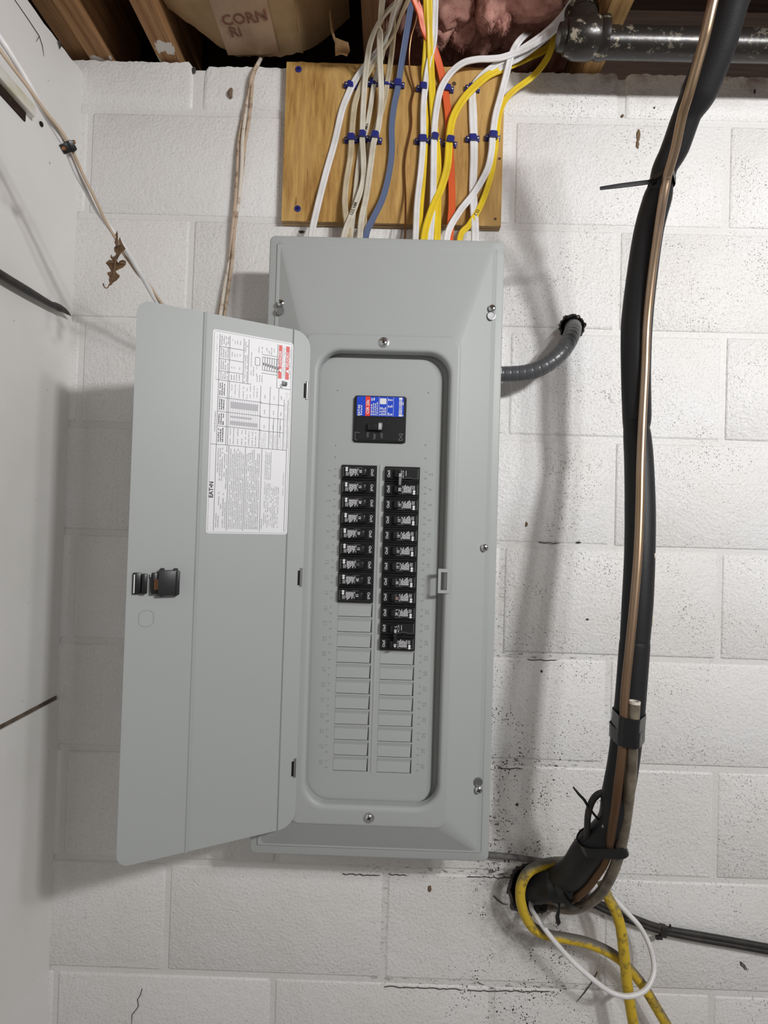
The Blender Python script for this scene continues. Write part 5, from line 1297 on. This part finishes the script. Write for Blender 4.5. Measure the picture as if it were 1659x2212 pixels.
tag(obj('cocoon', bm, M['cocoon'], sm=60), 'small brown cocoon stuck to the top block course', 'cocoon')
# ------------------------------------------------------------------ left wall things
XL = -0.0095
def lw(px, py, x=XL): return atx(px, py, x)
def cord_y(py):
    T = [(-80, -.43), (82, -.378), (192, -.341), (318, -.292), (409, -.249), (507, -.204), (594, -.159), (665, -.116), (730, -.070), (825, -.008)]
    for (a, ya), (b_, yb_) in zip(T, T[1:]):
        if py <= b_: return ya + (yb_ - ya) * (py - a) / (b_ - a)
    return T[-1][1]
wp = [at(px, py, cord_y(py) + .002) for px, py in ((-80, -40), (0, 82), (17, 107), (51, 162), (68, 192), (86, 227), (106, 261), (121, 284), (134, 306), (147, 330), (166, 375), (185, 409), (200, 437), (215, 462), (235, 489), (254, 514), (274, 542), (287, 564), (305, 594), (324, 627), (345, 665), (380, 735), (425, 820))]
bm = B(); tube(bm, wp, .0040, 8, 12); tag(obj('cable', bm, M['cable_white'], sm=60), 'white cord strung loosely past the corner and down behind the open door', 'cord')
tp = [at(px, py, cord_y(py) + o_) for px, py, o_ in ((-80, -10, .0), (0, 108, -.002), (25, 142, -.004), (59, 186, -.006), (73, 206, -.006), (101, 245, -.004), (118, 265, -.002), (135, 287, -.001), (146, 306, -.001), (158, 329, -.001), (171, 359, -.001), (185, 389, -.003), (199, 416, -.005), (213, 446, -.006), (224, 470, -.006), (239, 497, -.006), (252, 519, -.004), (266, 547, .002), (281, 568, .007), (298, 592, .008), (322, 616, .006), (342, 645, .001), (375, 695, -.002), (420, 800, -.004))]
bm = B(); tube(bm, tp, .0023, 8, 10); tag(obj('cable', bm, M['tan_wire'], sm=60), 'thin tan cord twisted along the loose white cord by the corner', 'cord')
c = at(146, 318, -.294); root = empty('cord_clip', c); tag(root, 'black clip with copper screws holding the two cords', 'clip')
nx_ = (CAM - c).normalized(); nx_ = (nx_ + Vector((0.25, 0, 0))).normalized()
cord_d = (at(147, 330, -.287) - at(134, 306, -.297)); upv = (cord_d - nx_ * cord_d.dot(nx_)).normalized() * -1; ax = upv.cross(nx_).normalized() * -1
if ax.x < 0: ax = -ax
bm = B(); obox(bm, c + nx_ * .002, ax, nx_, upv, .019, .0085, .0115, .001); obox(bm, c + ax * .004 + nx_ * .003, ax, nx_, upv, .007, .0085, .0135, .001); obj('clip_body', bm, M['black'], root)
for q, h in ((-.0057, .0058), (.0108, .0024)):
    bm = B(); cc = c + ax * q + nx_ * h + upv * (.0005 if q < 0 else .003); g = bmesh.ops.create_icosphere(bm, subdivisions=2, radius=.0034 if q < 0 else .0024)
    for v in g['verts']: v.co = cc + v.co * (1 + .25 * noise.noise(v.co * 500))
    obj('screw_head', bm, M['copper'], root)
# batten on the left wall
ztop = atx(85, 262, -.018).z
bm = B(); n = 30
for_y0, for_y1 = -1.2, atx(80, 266, -.004).y
vv = box(bm, -0.0182, -0.0060, for_y0, for_y1, ZO - .1255, ZO - .1060, .0025, 2)
bt = tag(obj('batten', bm, M['batten']), 'yellowed white painted batten along the left wall under the cords', 'batten')
bm = B(); box(bm, -0.0195, -0.0148, for_y0, for_y1 - .012, ZO - .1400, ZO - .1254); tag(obj('shadow_gap_strip', bm, M['subfloor'], wl, sm=0), 'dark strip painted as the shadow gap below the batten')  # raised dark strip stands in for the shadow gap under the batten
bm = B(); revolve(bm, atx(88, 268, -.0176), Vector((1, 0, 0)), [(0, .004), (.002, .0042), (.003, .003)], 12); tag(obj('nail_head', bm, M['blackmatte']), 'dark nail head in the wall at the batten end', 'nail')
# black cable with a taped, pointed tip
bt_ = [(-260, 424, 0), (-70, 545, -.30), (0, 592, -.245), (60, 628, -.20), (108, 656, -.165), (118, 660, -.160), (128, 665, -.155), (138, 670, -.148), (146, 676, -.142), (153, 682, -.138)]
bm = B(); tube(bm, [lw(px, py, -.006) for px, py, y in bt_], [.0068, .0068, .0068, .0066, .0052, .0060, .0066, .0050, .0032, .0006], 8, 12, ref=Vector((0.3, 0, 1)))
tag(obj('capped_cable', bm, M['rod'], sm=60), 'black cable with taped pointed tip poking in from the left edge', 'cable')
# dry oak leaf caught on the cords (outline in pixels, curled)
def leaf_part(outline, Y, curl, name, parent=None):
    bm = B(); vs_ = []
    cx = sum(p[0] for p in outline) / len(outline)
    f = [bm.verts.new(at(x, y, Y - curl * math.sin((x - cx) * .16) * .003 - .003 * math.sin(y * .05))) for x, y in outline]
    k_ = [bm.verts.new(v.co + Vector((0, .0005, 0))) for v in f]; m_ = len(f)
    from mathutils.geometry import tessellate_polygon
    for tri in tessellate_polygon([[Vector((x, y, 0)) for x, y in outline]]):
        bm.faces.new([f[q] for q in tri]); bm.faces.new([k_[q] for q in tri][::-1])
    for q in range(m_): bm.faces.new((f[q], k_[q], k_[(q + 1) % m_], f[(q + 1) % m_]))
    bmesh.ops.recalc_face_normals(bm, faces=bm.faces[:]); return obj(name, bm, M['leaf'], parent, sm=0)
lf = empty('dry_leaf', at(246, 620, -.195)); tag(lf, 'curled brown oak leaf caught on the white cord', 'leaf')
leaf_part([(253, 498), (250, 505), (246, 512), (249, 518), (247, 523), (250, 530), (246, 536), (247, 543), (251, 548), (248, 553), (243, 555), (240, 549), (238, 556), (243, 562), (236, 561), (228, 568), (234, 575), (238, 582), (240, 586), (231, 589), (233, 594), (236, 598), (235, 606), (237, 612), (234, 618), (241, 615), (244, 610), (251, 606), (258, 598), (258, 594), (252, 590), (250, 585), (256, 582), (266, 577), (272, 571), (272, 564), (266, 561), (259, 563), (255, 568), (252, 562), (257, 553), (262, 546), (267, 542), (271, 537), (266, 529), (262, 520), (258, 511), (256, 520), (258, 528), (254, 532), (252, 524), (255, 512), (254, 504)], -.205, 1.0, 'leaf_blade', lf)
bm = B(); tube(bm, [at(236, 614, -.206), at(233, 621, -.208), at(228, 622, -.210), at(224, 617, -.211), at(223, 613, -.211)], [.0008, .0008, .0008, .0010, .0014], 5, 8); obj('leaf_stem', bm, M['leaf'], lf)
bm = B(); tube(bm, [at(253, 505, -.2075), at(255, 535, -.2085), at(250, 560, -.2082), at(246, 590, -.2075), at(237, 613, -.2065)], [.0005, .0008, .0009, .0008, .0006], 5, 6); obj('leaf_vein', bm, M['leaf'], lf)
bpy.context.view_layer.update()
